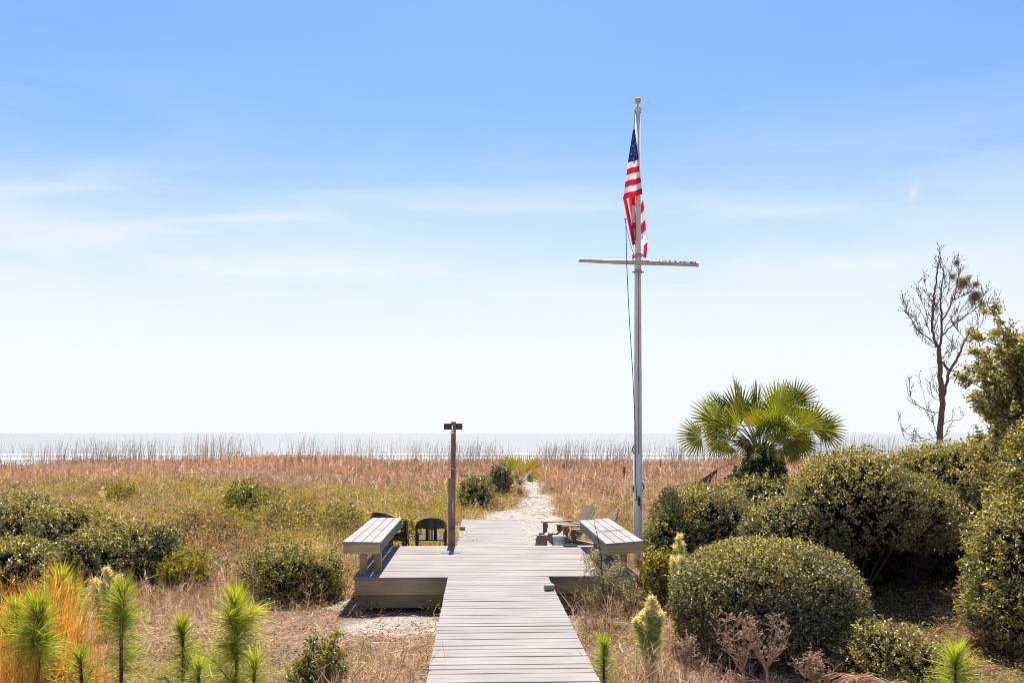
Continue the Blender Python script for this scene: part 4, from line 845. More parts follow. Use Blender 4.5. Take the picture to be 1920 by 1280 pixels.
g = Geo(); a0 = Vector(P3(1380, 868, 17.7)); a1 = Vector(P3(1345, 880, 17.6)); a2 = Vector(P3(1305, 905, 17.5))
g.tube(catmull([a0, a0.lerp(a1, .5) + Vector((0, 0, .03)), a1], 4), .009, 5, col=(.24, .13, .08)); wpart(g, "petiole", M_BARK, dfl)
g = Geo(); nn = 44; tt = RNG.random((nn, 1)); P_ = np.array(a1) * (1 - tt) + np.array(a2) * tt
g.blades(P_, norm(np.tile(np.array(a2 - a1), (nn, 1)) * .8 + np.array([0, 0, -.15]) + RNG.normal(0, .12, (nn, 3))), RNG.uniform(.25, .45, nn), .022, np.tile([0, 0, -.55], (nn, 1)), pal(nn, [((.22, .115, .05), 3), ((.14, .07, .035), 2)])); wpart(g, "blade", M_GRASS, dfl)
bush("dark vine thicket wrapped round the foot of the big fan palm", [(pxc + .02, pyc - .25, 1.75, .40, .35, .52, 2.2), (pxc - .28, pyc - .3, 1.45, .45, .35, .42, 2.2)], 6500, (.06, .032), [((.04, .07, .018), 4), ((.07, .10, .02), 2), ((.03, .045, .015), 3)], None, .15, "vine_thicket", "vine", None, 3, .8, seed=50, fuzz=.12, zlow=-.8)
# little palm
SD = 35.5; sx, sy = px_xy(974, SD); sz0 = float(H(sx, sy)); sh = Vector((sx, sy - .3, px_z(908, SD)))
sp2 = thing("fan_palm", "small low fan palm with yellowing upright fronds beside the sand path", "palm", (sx, sy, sz0), 0, "fan palms")
g = Geo(); g.tube([(sx, sy, sz0 - .1), (sx, sy, sz0 + .25)], [.12, .08], 8, col=(.14, .1, .06)); wpart(g, "trunk", M_BARK, sp2)
for (a, b_, dy, R_, cc, tw_) in [(964, 882, 0, .62, (.20, .21, .02), .2), (981, 886, -.1, .62, (.24, .20, .03), -.4), (990, 882, .1, .6, (.28, .20, .04), .5), (958, 890, .2, .5, (.12, .14, .02), -.3), (972, 896, -.2, .5, (.12, .13, .02), .9), (985, 900, -.1, .45, (.13, .12, .03), -.9), (963, 903, -.2, .4, (.10, .10, .03), .3), (994, 896, .1, .5, (.3, .22, .06), 0)]:
    e = Vector(P3(a, b_, SD)) + Vector((0, dy - .4, 0)); v = e - sh; g = Geo(); frond(g, sh, (v.normalized() + Vector((0, 0, .1))).normalized(), 0, R_ * 1.5, rg, .03, tuple(np.array(cc) * 1.1), 12, 0, .34, e, (tw_ * .4, -1, .2), .95); wpart(g, "frond", M_PALM, sp2)

# ------------------------------------------------------------------ young pines
def pine(px, D, ytop, lab, h_tuft=.55, w=.24, col=(.16, .22, .03), n=2600, side=True, seed=0, whorls=3, lowcol=None, lean=0):
    x, y = px_xy(px, D); gz = float(H(x, y)); zt = px_z(ytop, D); t = thing("pine_sapling", lab, "pine sapling", (x, y, gz), 0, "young longleaf pines in the foreground")
    r = random.Random(seed); cc = np.array(col) * 1.2; lc = np.array(lowcol if lowcol is not None else (.17, .20, .065))
    bud = zt - .16; g = Geo(); tp = Vector((x + lean, y, bud)); b0 = Vector((x, y, gz - .05)); H_ = bud - gz
    pts = catmull([b0, b0.lerp(tp, .4) + Vector((r.uniform(-.02, .02), 0, 0)), b0.lerp(tp, .75) + Vector((r.uniform(-.015, .015), 0, 0)), tp], 4)
    g.tube(pts, list(np.linspace(.020, .010, len(pts))), 7, col=(.085, .06, .04))
    g.tube([tp, tp + Vector((0, 0, .05))], [.010, .005], 6, col=(.32, .2, .1))
    def along(f):
        k = f * (len(pts) - 1); i = min(int(k), len(pts) - 2); return pts[i].lerp(pts[i + 1], k - i)
    N_ = []; 
    G2 = Geo()
    f0 = max(.05, 1 - h_tuft / H_)
    def shoot(A, B_, k, L_, upw, c0, c1, dr):
        """needles set all round a shoot from A to B_, denser and more upswept to its tip"""
        fr = RNG.random((k, 1)) ** .7; ax = np.array((B_ - A).normalized()); P_ = np.array(A) * (1 - fr) + np.array(B_) * fr
        rd_ = norm(RNG.normal(size=(k, 3))); rd_ = norm(rd_ - ax * (rd_ @ ax)[:, None]); D_ = norm(rd_ + ax * (upw * (.35 + 1.5 * fr ** 2) + RNG.normal(0, .45, (k, 1))))
        c = (np.array(c0) * (1 - fr) + np.array(c1) * fr) * (1 + RNG.normal(0, .25, (k, 1))).clip(.4, 1.8); c = np.where(RNG.random((k, 1)) < .09, np.array([.42, .25, .10]), c)
        G2.blades(P_, D_, RNG.uniform(.5, 1.2, k) * L_ * 1.15 * (1.1 - .25 * fr[:, 0]), .0046, np.array([0, 0, -1.0]) * dr * (1.2 - fr) + RNG.normal(0, .08, (k, 3)), c, tipcol=c * 1.3)
    m0, m1, m2 = along(f0), along((f0 + 1.3) / 2.3), along(1.0)
    YT = np.array([.28, .28, .03])
    shoot(m1, m2 + Vector((0, 0, .05)), int(n * .17), w * .9, 1.5, lc * .5 + cc * .4, cc * .6 + YT * .4, .20)
    shoot(m0, m1, int(n * .07), w * 1.12, .35, lc * .9, lc * .5 + cc * .5, .45)
    if f0 > .15: shoot(along(max(.05, f0 - .5)), m0, int(n * .045), w * 1.15, .1, np.array([.36, .38, .15]), lc * 1.7, .6)
    if side:
        for wv in range(whorls):
            fz = min(max(f0 + (1 - f0) * (-.35 + .38 * wv), .12), .72)
            for j in range(r.randint(1, 3)):
                a = r.uniform(0, 6.28); s_ = along(fz); L_ = r.uniform(.08, .2); e = s_ + Vector((math.cos(a) * L_, math.sin(a) * L_, L_ * r.uniform(.9, 1.6)))
                g.tube([s_, s_.lerp(e, .5) - Vector((0, 0, .012)), e], [.006, .005, .004], 5, col=(.12, .09, .05))
                shoot(s_, e, int(n * .04), w * .95, .7, lc * 1.5, lc * .3 + cc * .7, .45)
    wpart(g, "trunk", M_BARK, t); wpart(G2, "needles", M_NEEDLE, t)
    return t
YG = (.24, .27, .02); MGn = (.14, .19, .035)
pine(72, 7.3, 1118, "young pine at lower left, dark dense tuft in front of the orange grass", .42, .27, (.17, .22, .02), 3400, True, 1, 3)
pine(30, 7.6, 1118, "thin young pine at the far lower left edge with a yellow-green tip", .35, .22, YG, 1800, True, 2, 3)
pine(112, 8.6, 1068, "young pine behind the orange grass with bright yellow-green top", .5, .28, (.26, .29, .02), 3000, True, 3, 3)
pine(230, 7.6, 1084, "tall straight young pine with a thin dark stem, below the pale feathery bush", .75, .24, (.16, .19, .035), 3400, True, 4, 4)
pine(342, 7.8, 1150, "short dark green young pine between the two taller ones on the left", .42, .20, (.12, .19, .02), 2200, True, 5, 2)
pine(441, 7.7, 1104, "young pine with the brightest yellow-green tuft, left of the young glossy shrub", .55, .25, (.24, .27, .02), 3400, True, 6, 3)
pine(478, 7.4, 1215, "low faint pine seedling at the bottom right of the left group", .3, .2, (.2, .23, .04), 1300, False, 7, 2)
pine(150, 7.3, 1205, "low pine seedling among orange grass at the bottom left", .3, .2, (.16, .2, .06), 1300, True, 8, 2)
pine(1133, 8.0, 1186, "short pine sapling just right of the boardwalk at the bottom", .42, .17, (.15, .22, .02), 2200, True, 9, 2)
pine(1792, 8.3, 1208, "bright pine sprout at the bottom right beneath the shrub wall", .3, .28, (.22, .30, .04), 2200, True, 10, 1)
pine(372, 7.3, 1222, "pine seedling with an orange bud at the bottom left", .25, .18, (.2, .25, .05), 1000, False, 12, 1)

# ------------------------------------------------------------------ orange grass tussocks
def tussock(px, D, ytop, wpx, lab, n, cols=None, lean=0):
    x, y = px_xy(px, D); gz = float(H(x, y)); h = px_z(ytop, D) - gz; r = wpx / 2 / F * D
    P_ = np.stack([x + RNG.normal(0, r * .26, n), y + RNG.normal(0, r * .26, n), np.full(n, gz)], 1)
    D_ = norm(np.stack([RNG.normal(lean, .16, n), RNG.normal(0, .16, n), np.ones(n)], 1)); L_ = h * RNG.uniform(.45, 1.05, n)
    c = pal(n, cols or [((.58, .23, .04), 4), ((.52, .30, .09), 3), ((.34, .14, .04), 2), ((.5, .38, .2), 1.5), ((.25, .28, .05), 1)])
    g = Geo(); g.blades(P_, D_, L_, .0055, RNG.normal(0, .10, (n, 3)), c)
    # feathery bits up the culms
    k = n * 2; i = RNG.integers(0, n, k); f = RNG.uniform(.4, .95, (k, 1)); Q = P_[i] + D_[i] * (L_[i][:, None] * f)
    g.blades(Q, norm(D_[i] + RNG.normal(0, .25, (k, 3))), RNG.uniform(.05, .16, k), .0045, np.zeros((k, 3)), c[i])
    o = g.build("grass_tussock", M_TUSS, loc=(x, y, gz)); tag(o, lab, "grass clump", "orange broom grass clumps at the lower left"); return o
tussock(92, 8.0, 1062, 120, "tall bright orange grass clump rising behind the dark pine tuft", 900)
tussock(22, 8.2, 1085, 110, "orange grass clump at the far left edge", 620, lean=-.02)
tussock(158, 7.7, 1140, 90, "thin orange grass stalks right of the dark pine tuft", 110, lean=.12)
tussock(20, 7.2, 1150, 90, "low rusty orange grass clump in the bottom left corner", 260)

# ------------------------------------------------------------------ feathery pale shrubs (groundsel)
def groundsel(px, D, ytop, wpx, lab, n, top=True, seed=0, table=PALEG, zb=None):
    x, y = px_xy(px, D); gz = float(H(x, y)); zt = px_z(ytop, D); r = random.Random(seed); t = thing("groundsel_bush", lab, "shrub", (x, y, gz), 0, "pale feathery groundsel bushes")
    g = Geo(); G2 = Geo(); W_2 = wpx / 2 / F * D; tips = []
    for i in range(9):
        a = r.uniform(0, 6.28); rad = W_2 * r.uniform(.1, .8); hh = (zt - gz) * r.uniform(.72, 1.0) if i else (zt - gz)
        if i == 0: rad = 0
        e = Vector((x + math.cos(a) * rad, y + math.sin(a) * rad, gz + hh * (1 - .25 * rad / W_2))); pts = catmull([(x, y, gz - .03), ((x + e.x) / 2, (y + e.y) / 2, gz + hh * .4), e], 5)
        g.tube(pts, list(np.linspace(.009, .003, len(pts))), 5, col=(.16, .15, .08)); tips.append(pts)
    wpart(g, "stems", M_BARK, t)
    per_ = n // len(tips)
    for pts in tips:
        A = np.array([tuple(p) for p in pts]); f = RNG.random(per_) ** .6 * .9 + .1; k = f * (len(A) - 1); i = np.minimum(k.astype(int), len(A) - 2); Q = A[i] * (1 - (k - i))[:, None] + A[i + 1] * (k - i)[:, None]
        D_ = norm(np.array([0, 0, .7]) + RNG.normal(0, .8, (per_, 3))); c = pal(per_, table)
        G2.blades(Q, D_, RNG.uniform(.04, .11, per_) * (1.2 - .4 * f), .008, RNG.normal(0, .2, (per_, 3)), c)
        if top:
            kk = per_ // 3; Q = A[-1] + RNG.normal(0, .022, (kk, 3)); G2.blades(Q, norm(np.array([0, 0, .6]) + RNG.normal(0, .7, (kk, 3))), RNG.uniform(.02, .045, kk), .008, np.zeros((kk, 3)), pal(kk, [((.66, .60, .42), 3), ((.62, .46, .28), 1)]))
    wpart(G2, "foliage", M_SOFT, t)
groundsel(200, 11.2, 1068, 90, "pale feathery bush below the left bushes, above the pines", 4200, True, 1)
groundsel(1274, 11.8, 1006, 64, "pale feathery bush poking up between the dark shrub and the clipped dome", 3600, True, 2)
groundsel(1222, 9.5, 1126, 78, "tall pale green feathery plant with cream tips left of the clipped dome", 8500, True, 3, [((.36, .44, .12), 4), ((.46, .50, .20), 3), ((.20, .28, .07), 2)])
groundsel(192, 29, 913, 26, "whitish seeding plant far off in the dune grass on the left", 1200, True, 4, [((.55, .5, .36), 3), ((.4, .36, .2), 1)])

# sapling in front of the deck
x, y = px_xy(1135, 12.35); gz = float(H(x, y)); t = thing("sapling", "spindly small-leaved sapling in front of the right end of the deck", "sapling", (x, y, gz))
g = Geo(); r = random.Random(6); tips = []
st = [catmull([(x, y, gz - .05), (x - .02, y, gz + .35), (x - .05, y, gz + .8), (x - .07, y, gz + 1.05), (x - .15, y + .05, gz + 1.45)], 5), catmull([(x + .12, y + .1, gz - .05), (x + .08, y + .1, gz + .4), (x + .05, y + .1, gz + .9)], 5)]
for s_ in st: g.tube(s_, list(np.linspace(.016, .004, len(s_))), 6, col=(.10, .08, .06))
for i in range(64):
    s_ = st[0] if r.random() < .7 else st[1]; p = s_[r.randrange(3, len(s_) - 2)]; a = r.uniform(0, 6.28); L_ = r.uniform(.18, .55) * (1.1 - .4 * (p.z - gz)); e = p + Vector((math.cos(a) * L_, math.sin(a) * L_ * .9, r.uniform(-.05, .25)))
    if e.z > gz + 1.02: continue
    g.tube([p, p.lerp(e, .5) + Vector((0, 0, .03)), e], [.006, .004, .002], 4, col=(.12, .10, .08)); tips.append((p, e))
wpart(g, "trunk", M_BARK, t)
g = Geo(); per = 190
for (p, e) in tips:
    f = RNG.random((per, 1)) ** .6; Q = np.array(p) * (1 - f) + np.array(e) * f + RNG.normal(0, .045, (per, 3)); ld = norm(RNG.normal(size=(per, 3)) + np.array(e - p) * 1.5)
    g.leaves(Q, ld, norm(RNG.normal(size=(per, 3)) + np.array([0, 0, .7])), RNG.uniform(.018, .034, per), .012, pal(per, [((.24, .215, .11), 4), ((.12, .115, .05), 3), ((.40, .36, .22), 2)]))
wpart(g, "foliage", M_LEAF, t)
# leafy shrub bottom centre-left
x, y = px_xy(600, 8.6); gz = float(H(x, y)); t = thing("shrub", "young glossy shrub with upright yellow-tipped shoots at the bottom, left of the boardwalk", "shrub", (x, y, gz))
g = Geo(); G2 = Geo(); r = random.Random(8)
for i, (tpx, tpy) in enumerate([(632, 1186), (588, 1192), (606, 1205), (575, 1225), (640, 1222), (618, 1225), (558, 1245), (596, 1235), (650, 1250), (570, 1262), (625, 1258), (545, 1268), (600, 1262)]):
    e = Vector(P3(tpx, tpy, 8.6 + r.uniform(-.2, .25))); pts = catmull([(x + r.uniform(-.05, .05), y, gz - .05), ((x + e.x) / 2 + r.uniform(-.03, .03), y, (gz + e.z) / 2 - .02), e], 6); g.tube(pts, list(np.linspace(.009, .003, len(pts))), 5, col=(.12, .1, .05))
    A = np.array([tuple(p) for p in pts]); kk = 230; f = RNG.random(kk) ** .55 * .85 + .15; q_ = f * (len(A) - 1); ii = np.minimum(q_.astype(int), len(A) - 2); Q = A[ii] * (1 - (q_ - ii))[:, None] + A[ii + 1] * (q_ - ii)[:, None] + RNG.normal(0, .03, (kk, 3))
    c = pal(kk, [((.07, .11, .025), 4), ((.11, .15, .03), 3), ((.045, .07, .02), 2)]); c = np.where((f > .9)[:, None], pal(kk, [((.30, .25, .02), 3), ((.2, .2, .02), 2)]), c)
    G2.leaves(Q, norm(RNG.normal(0, .7, (kk, 3)) + np.array([0, 0, .7])), norm(RNG.normal(size=(kk, 3)) + np.array([0, 0, .4])), RNG.uniform(.03, .05, kk), .02, c)
wpart(g, "stems", M_BARK, t); wpart(G2, "foliage", M_LEAF, t)

# dead weeds in front of the dome
def weed(px, D, ytop, wpx, lab, seed, fork=.34):
    x, y = px_xy(px, D); gz = float(H(x, y)); zt = px_z(ytop, D); r = random.Random(seed); g = Geo(); Wd = wpx / 2 / F * D; C_ = (.46, .34, .26)
    zf = gz + (zt - gz) * fork; st = Vector((x, y, gz - .03)); fk = Vector((x + .01, y, zf)); g.tube([st, st.lerp(fk, .5) + Vector((.008, 0, 0)), fk], [.013, .012, .011], 6, col=C_)
    for i in range(11):
        a = r.uniform(-1, 1); e = fk + Vector((a * Wd, r.uniform(-.5, .5) * Wd, (zt - zf) * r.uniform(.6, 1.0) * (1 - .25 * abs(a)))); b0 = st.lerp(fk, r.uniform(.7, 1.0)); pts = catmull([b0, b0.lerp(e, .5) + Vector((a * .04, 0, -.02)), e], 5)
        g.tube(pts, list(np.linspace(.007, .003, len(pts))), 5, col=C_)
        for k in range(13):
            p = pts[r.randrange(3, len(pts))]; e2 = p + Vector((r.gauss(0, .6), r.gauss(0, .6), r.uniform(.1, 1))).normalized() * r.uniform(.03, .11); g.tube([p, p.lerp(e2, .6) + Vector((0, 0, .006)), e2], [.0034, .003, .0018], 4, col=(.50, .37, .28))
            for _ in range(2): e3 = e2 + Vector((r.gauss(0, .018), r.gauss(0, .018), r.gauss(.006, .014))); g.tube([e2, e3], [.003, .004], 4, col=(.50, .35, .26))
    o = g.build("dead_weed", M_GRASS, loc=(x, y, gz)); tag(o, lab, "dead weed", "pinkish dead weeds in front of the clipped dome"); return o
weed(1436, 8.9, 1144, 110, "taller forked pinkish dead weed in front of the clipped dome, right of its twin", 3)
weed(1392, 8.8, 1134, 100, "pinkish dead weed in front of the clipped dome, left of its forked twin", 4)
weed(1525, 8.9, 1225, 80, "small thin dead weed right of the forked ones", 5)
weed(1283, 8.8, 1195, 50, "thin brown dead weed at the left foot of the clipped dome", 6, .6)
weed(1345, 8.3, 1255, 110, "low curly dead weed at the bottom under the clipped dome", 7, .2)
# dead fronds at bottom
for (a, b_, wd, lab, sd_) in ((1610, 1259, 95, "arching bundle of dead pinkish palm fronds at the bottom, left of the pine sprout", 1), (1692, 1275, 90, "dead curled frond at the bottom edge, right of the arching bundle", 2)):
    x, y, z = P3(a, b_, 8.2); t0 = Vector((x, y, z)); n_ = 150; g = Geo(); RR = np.random.default_rng(sd_); hw = wd / 2 / F * 8.2
    P_ = np.stack([x + RR.normal(0, .05, n_), y + RR.normal(0, .05, n_), z - .08 + RR.normal(0, .02, n_)], 1); D_ = norm(np.stack([RR.choice([-1, 1], n_, p=[.6, .4]) * RR.uniform(.4, 1, n_), RR.normal(-.2, .3, n_), RR.uniform(.25, .6, n_)], 1))
    g.blades(P_, D_, RR.uniform(.7, 1.3, n_) * hw * 1.2, .010, np.tile([0, 0, -.75], (n_, 1)), pal(n_, [((.38, .24, .16), 3), ((.26, .15, .09), 2), ((.46, .33, .24), 1)]))
    g.tube([(x - .02, y, float(H(x, y)) - .05), (x - .03, y, z - .06)], [.02, .012], 6, col=(.25, .16, .1))
    o = g.build("dead_palm_frond", M_GRASS, loc=(x, y, float(H(x, y)))); tag(o, lab, "palm frond")

# ------------------------------------------------------------------ dune posts and fence
def dpost(px, pyt, D, lab, w_=.09):
    x, y = px_xy(px, D); gz = float(H(x, y)); zt = px_z(pyt, D); g = Geo(); g.box((x, y, (zt + gz - .2) / 2), (w_, w_, zt - gz + .2), Matrix.Rotation(.04, 3, 'Y'), (.2, .14, .1), ch=.01)
    g.box((x, y, zt + .01), (w_ * .8, w_ * .8, .03), None, (.2, .14, .1)); o = g.build("dune_post", M_WZ, loc=(x, y, gz)); tag(o, lab, "post", "old posts on the dunes")
dpost(1057, 869, 50, "short dark old post in the dunes right of the path", .16)
dpost(1526.5, 864, 46, "old grey post on the dune crest right of the big fan palm", .10)
dpost(1378, 873, 30, "pale post in the dune grass just left of the big fan palm trunk", .10)
dpost(1170, 876, 44, "old dark post in the dunes left of the flagpole", .10)
def sfence(x0p, x1p, D, pyt, lab):
    t = thing("sand_fence", lab, "fence", (*px_xy((x0p + x1p) / 2, D), float(H(*px_xy((x0p + x1p) / 2, D)))), 0, "broken slatted sand fences on the dune crest"); r = random.Random(int(x0p)); g = Geo(); gw = Geo()
    n_ = max(6, int((x1p - x0p) / F * D / .11)); pr = []
    for i in range(n_):
        x, y = px_xy(x0p + (x1p - x0p) * i / n_, D); gz = float(H(x, y)); zt = px_z(pyt, D) + r.uniform(-.12, .08); g.box((x, y, (zt + gz) / 2), (.04, .012, max(.2, zt - gz)), Matrix.Rotation(r.gauss(0, .05), 3, 'Y'), (.22, .16, .12)); pr.append((x, y - .01, zt - .2))
    wpart(g, "pickets", M_WZ, t)
    for dz in (0, -.35): gw.tube([(a, b_, c + dz) for a, b_, c in pr], .012, 4, col=(.2, .16, .13))
    wpart(gw, "wire", M_BARK, t)
sfence(2, 32, 58, 866, "piece of leaning slatted sand fence at the far left on the beach edge")
sfence(150, 190, 58, 858, "short piece of slatted sand fence on the crest, left part")
sfence(205, 225, 58, 853, "narrowest piece of slatted sand fence on the crest")
sfence(232, 256, 58, 857, "dark piece of slatted sand fence on the crest left of centre")

# ------------------------------------------------------------------ ground cover (nobody could count it)
def field(n, d0, d1, margin=1.25, power=0.0):
    """points in the view wedge, density ~ 1/D"""
    D = d0 + (d1 - d0) * RNG.random(n) ** (1 + power); xc = (RNG.random(n) - .5) * 2 * (.60 * margin * D + .8)
    x = xc * math.cos(TH) + D * math.sin(TH); y = -xc * math.sin(TH) + D * math.cos(TH); return x, y, D, xc
def clear(x, y, bare=.5):
    ok = ~((x > WALK_X0 - .05) & (x < WALK_X1 + .05) & (y < 24.1))
    ok &= ~((x > DECK_X0 - .02) & (x < DECK_X1 + .02) & (y > DECK_Y0 + .0) & (y < DECK_Y1 + .05))
    ok &= ~((x > 1.0) & (x < 2.6) & (y > 16.8) & (y < 19.6))
    ok &= RNG.random(len(x)) > sandy(x, y) * (1 / max(bare, .01) if bare < 1 else 1) * 1.0
    return ok
TAN = np.array([.52, .39, .255]); PINK = np.array([.36, .195, .125]); RUST = np.array([.36, .165, .05]); OLI = np.array([.27, .235, .02]); YELG = np.array([.52, .43, .03]); PALE = np.array([.66, .54, .40])
def grass_col(x, y, D):
    n = len(x); a = fbm(x / 3.2, y / 3.2, 5)[:, None]; b_ = fbm(x / 1.4, y / 1.4, 6)[:, None]; px_ = 960 + F * cam_coords(x, y)[0] / cam_coords(x, y)[1]
    far = sstep(30, 40, D + 10 * (a[:, 0] - .5))[:, None]; near = (1 - sstep(16, 20, D))[:, None]
    mid = 1 - np.maximum(far, near)
    r1 = RNG.random((n, 1))
    cf = np.where(r1 < .5, PINK, np.where(r1 < .8, TAN * .9, RUST)) * (.75 + .6 * b_)
    gm = sstep(.40, .58, a) * np.where(px_ < 900, 1, .3)[:, None]
    zone = np.exp(-(((px_ - 620) / 330) ** 2) - (((D - 25) / 9) ** 2)) + .8 * np.exp(-(((px_ - 260) / 150) ** 2) - (((D - 25) / 4) ** 2)); gm = np.clip(gm * .5 + zone[:, None] * (.55 + 1.1 * b_), 0, 1)
    cm = np.where(RNG.random((n, 1)) < gm, np.where(r1 < .55, OLI * .95, YELG), np.where(r1 < .5, RUST, TAN))
    big = (.78 + .5 * fbm(x / 6.0, y / 9.0, 1))[:, None]; cf = cf * big; cm = cm * big
    cn = np.where(r1 < .30, PINK * 1.2, np.where(r1 < .58, TAN, np.where(r1 < .80, PALE, np.where(r1 < .9, OLI, YELG))))
    cn = cn * (.55 + .95 * fbm(x / .9, y / .9, 4))[:, None]; cm = cm * (.6 + .85 * fbm(x / 1.1, y / 1.1, 4))[:, None]
    c = cf * far + cm * mid + cn * near
    return c * (1 + RNG.normal(0, .2, (n, 1))).clip(.4, 1.7)
# 1: dune grass in tufts
x, y, D, xc = field(34000, 7.0, 63, 1.25, .0); ok = clear(x, y); 
dens = fbm(x / 1.7, y / 1.7, 2); ok &= (dens > .36) | (RNG.random(len(x)) < .3); ok &= ~((x > 3.2) & (y < 17.5) & (y > 8.5) & (RNG.random(len(x)) < .88)); ok &= ~((patch(x, y, -1.2, 12, 1.2, 1.2) < 1) & (RNG.random(len(x)) < .8))
x, y, D = x[ok], y[ok], D[ok]; per = 11; n_ = len(x)
hgt = (.08 + .42 * fbm(x / 1.9, y / 1.9, 7) ** 1.3) * (1 + .45 * sstep(30, 50, D)) * (.75 + .25 * sstep(12, 18, D)) 
tx_ = np.repeat(x, per) + RNG.normal(0, .05, n_ * per) * (1 + np.repeat(D, per) / 25); ty_ = np.repeat(y, per) + RNG.normal(0, .05, n_ * per) * (1 + np.repeat(D, per) / 25)
P_ = np.stack([tx_, ty_, H(tx_, ty_) - .02], 1); D_ = norm(np.stack([RNG.normal(0, .42, n_ * per), RNG.normal(0, .42, n_ * per), np.ones(n_ * per)], 1))
L_ = np.repeat(hgt, per) * RNG.uniform(.5, 1.35, n_ * per); Dr = np.repeat(D, per)
cc = grass_col(tx_, ty_, Dr)
bend = np.stack([RNG.normal(0, .35, n_ * per), RNG.normal(0, .35, n_ * per), RNG.uniform(-.45, 0, n_ * per)], 1)
g = Geo(); g.blades(P_, D_, L_, .0035 + .00026 * Dr, bend, cc, tipcol=cc * 1.1); tag(g.build("dune_grass", M_GRASS), kind="stuff")
# 2: brittle forb stems with side twigs
x, y, D, xc = field(40000, 7.0, 60, 1.2, .6); ok = clear(x, y, .6) & ((fbm(x / 2.3, y / 2.3, 1) > .45) | (D > 34)); ok &= ~((x > 2.3) & (y < 15.5)); _p = 960 + F * cam_coords(x, y)[0] / cam_coords(x, y)[1]; ok &= RNG.random(len(x)) > .8 * np.exp(-(((_p - 600) / 330) ** 2) - (((D - 25) / 8) ** 2)); ok &= ~((patch(x, y, -1.2, 12, 1.2, 1.2) < 1) & (RNG.random(len(x)) < .7)); x, y, D = x[ok], y[ok], D[ok]; n_ = len(x)
hg = RNG.uniform(.18, .55, n_) * (1 + .35 * sstep(34, 50, D)) * (.7 + .6 * fbm(x / 1.6, y / 1.6, 5)); P_ = np.stack([x, y, H(x, y) - .02], 1); D_ = norm(np.stack([RNG.normal(0, .22, n_), RNG.normal(0, .22, n_), np.ones(n_)], 1)); bd = RNG.normal(0, .12, (n_, 3))
def forbcol(k): return pal(k, [((.26, .16, .12), 4), ((.38, .25, .19), 3), ((.58, .46, .36), 2.2), ((.15, .085, .065), 2.5)])
c = forbcol(n_); g = Geo(); g.blades(P_, D_, hg, .003 + .00024 * D, bd, c)
for k in range(7):
    f = RNG.uniform(.3, .95, (n_, 1)); Q = P_ + D_ * hg[:, None] * f + bd * hg[:, None] * f * f; dd = norm(D_ * .8 + RNG.normal(0, .55, (n_, 3)))
    g.blades(Q, dd, hg * RNG.uniform(.15, .42, n_), RNG.uniform(.6, 1.2, n_) * (.003 + .00024 * D), RNG.normal(0, .15, (n_, 3)) + np.array([0, 0, .1]), c * RNG.uniform(.85, 1.3, (n_, 1)))
x, y, D, xc = field(9000, 6.8, 11.5, 1.2, .0); px_ = 960 + F * cam_coords(x, y)[0] / cam_coords(x, y)[1]; ok = clear(x, y, .3) & (((px_ < 560) & (D < 9.6)) | ((px_ > 1090) & (px_ < 1260) & (D < 10)) | ((px_ > 1640) & (D < 9.2))) & (fbm(x / .7, y / .7, 2) > .44); x, y, D = x[ok], y[ok], D[ok]; n_ = len(x)
P_ = np.repeat(np.stack([x, y, H(x, y) - .02], 1), 5, 0); n_ *= 5; P_[:, :2] += RNG.normal(0, .03, (n_, 2)); c = pal(n_, [((.30, .36, .06), 3), ((.18, .24, .05), 3), ((.44, .42, .16), 2), ((.40, .28, .12), 1)])
g.blades(P_, norm(np.stack([RNG.normal(0, .5, n_), RNG.normal(0, .5, n_), np.ones(n_)], 1)), RNG.uniform(.10, .34, n_), .005, np.stack([RNG.normal(0, .3, n_), RNG.normal(0, .3, n_), RNG.uniform(-.5, 0, n_)], 1), c)
tag(g.build("dry_undergrowth", M_GRASS), kind="stuff")
# 3: low leafy undergrowth
x, y, D, xc = field(30000, 7.0, 40, 1.2, .1); a = fbm(x / 1.9, y / 1.9, 3); px_ = 960 + F * cam_coords(x, y)[0] / cam_coords(x, y)[1]
ok = clear(x, y, .5) & (a > np.where(px_ > 1200, .40, .47)) & (RNG.random(len(x)) < np.where(D < 17, .95, 1)); x, y, D, a, px_ = [q_[ok] for q_ in (x, y, D, a, px_)]; per = 9; n_ = len(x)
bx = np.repeat(x, per) + RNG.normal(0, .09, n_ * per); by = np.repeat(y, per) + RNG.normal(0, .09, n_ * per); bz = H(bx, by) + RNG.random(n_ * per) ** 1.3 * np.repeat(.10 + .5 * (a - .4), per).clip(.05, .4)
K = n_ * per; Dr = np.repeat(D, per)
lowc = pal(K, [((.22, .24, .05), 3), ((.11, .15, .035), 3), ((.34, .27, .08), 2), ((.36, .18, .07), 2), ((.26, .15, .10), 2)]); rt = (np.repeat(px_, per) > 1180)
lowr = pal(K, [((.20, .24, .05), 3), ((.30, .20, .09), 3), ((.10, .11, .03), 2), ((.26, .12, .08), 2), ((.40, .28, .15), 1.5)]); lowc = np.where(rt[:, None], lowr, lowc)
g = Geo(); g.leaves(np.stack([bx, by, bz], 1), norm(RNG.normal(0, .8, (K, 3)) + np.array([0, 0, .3])), norm(RNG.normal(0, .7, (K, 3)) + np.array([0, 0, .8])), RNG.uniform(.6, 1.2, K) * (.026 + .0010 * Dr), .014 + .0005 * Dr, lowc)
nc = 1500; cx_, cy_, cD, _q = field(nc, 14.5, 39, 1.15, -.05); ok = clear(cx_, cy_, .3); cx_, cy_, cD = cx_[ok], cy_[ok], cD[ok]; cp = 960 + F * cam_coords(cx_, cy_)[0] / cam_coords(cx_, cy_)[1]
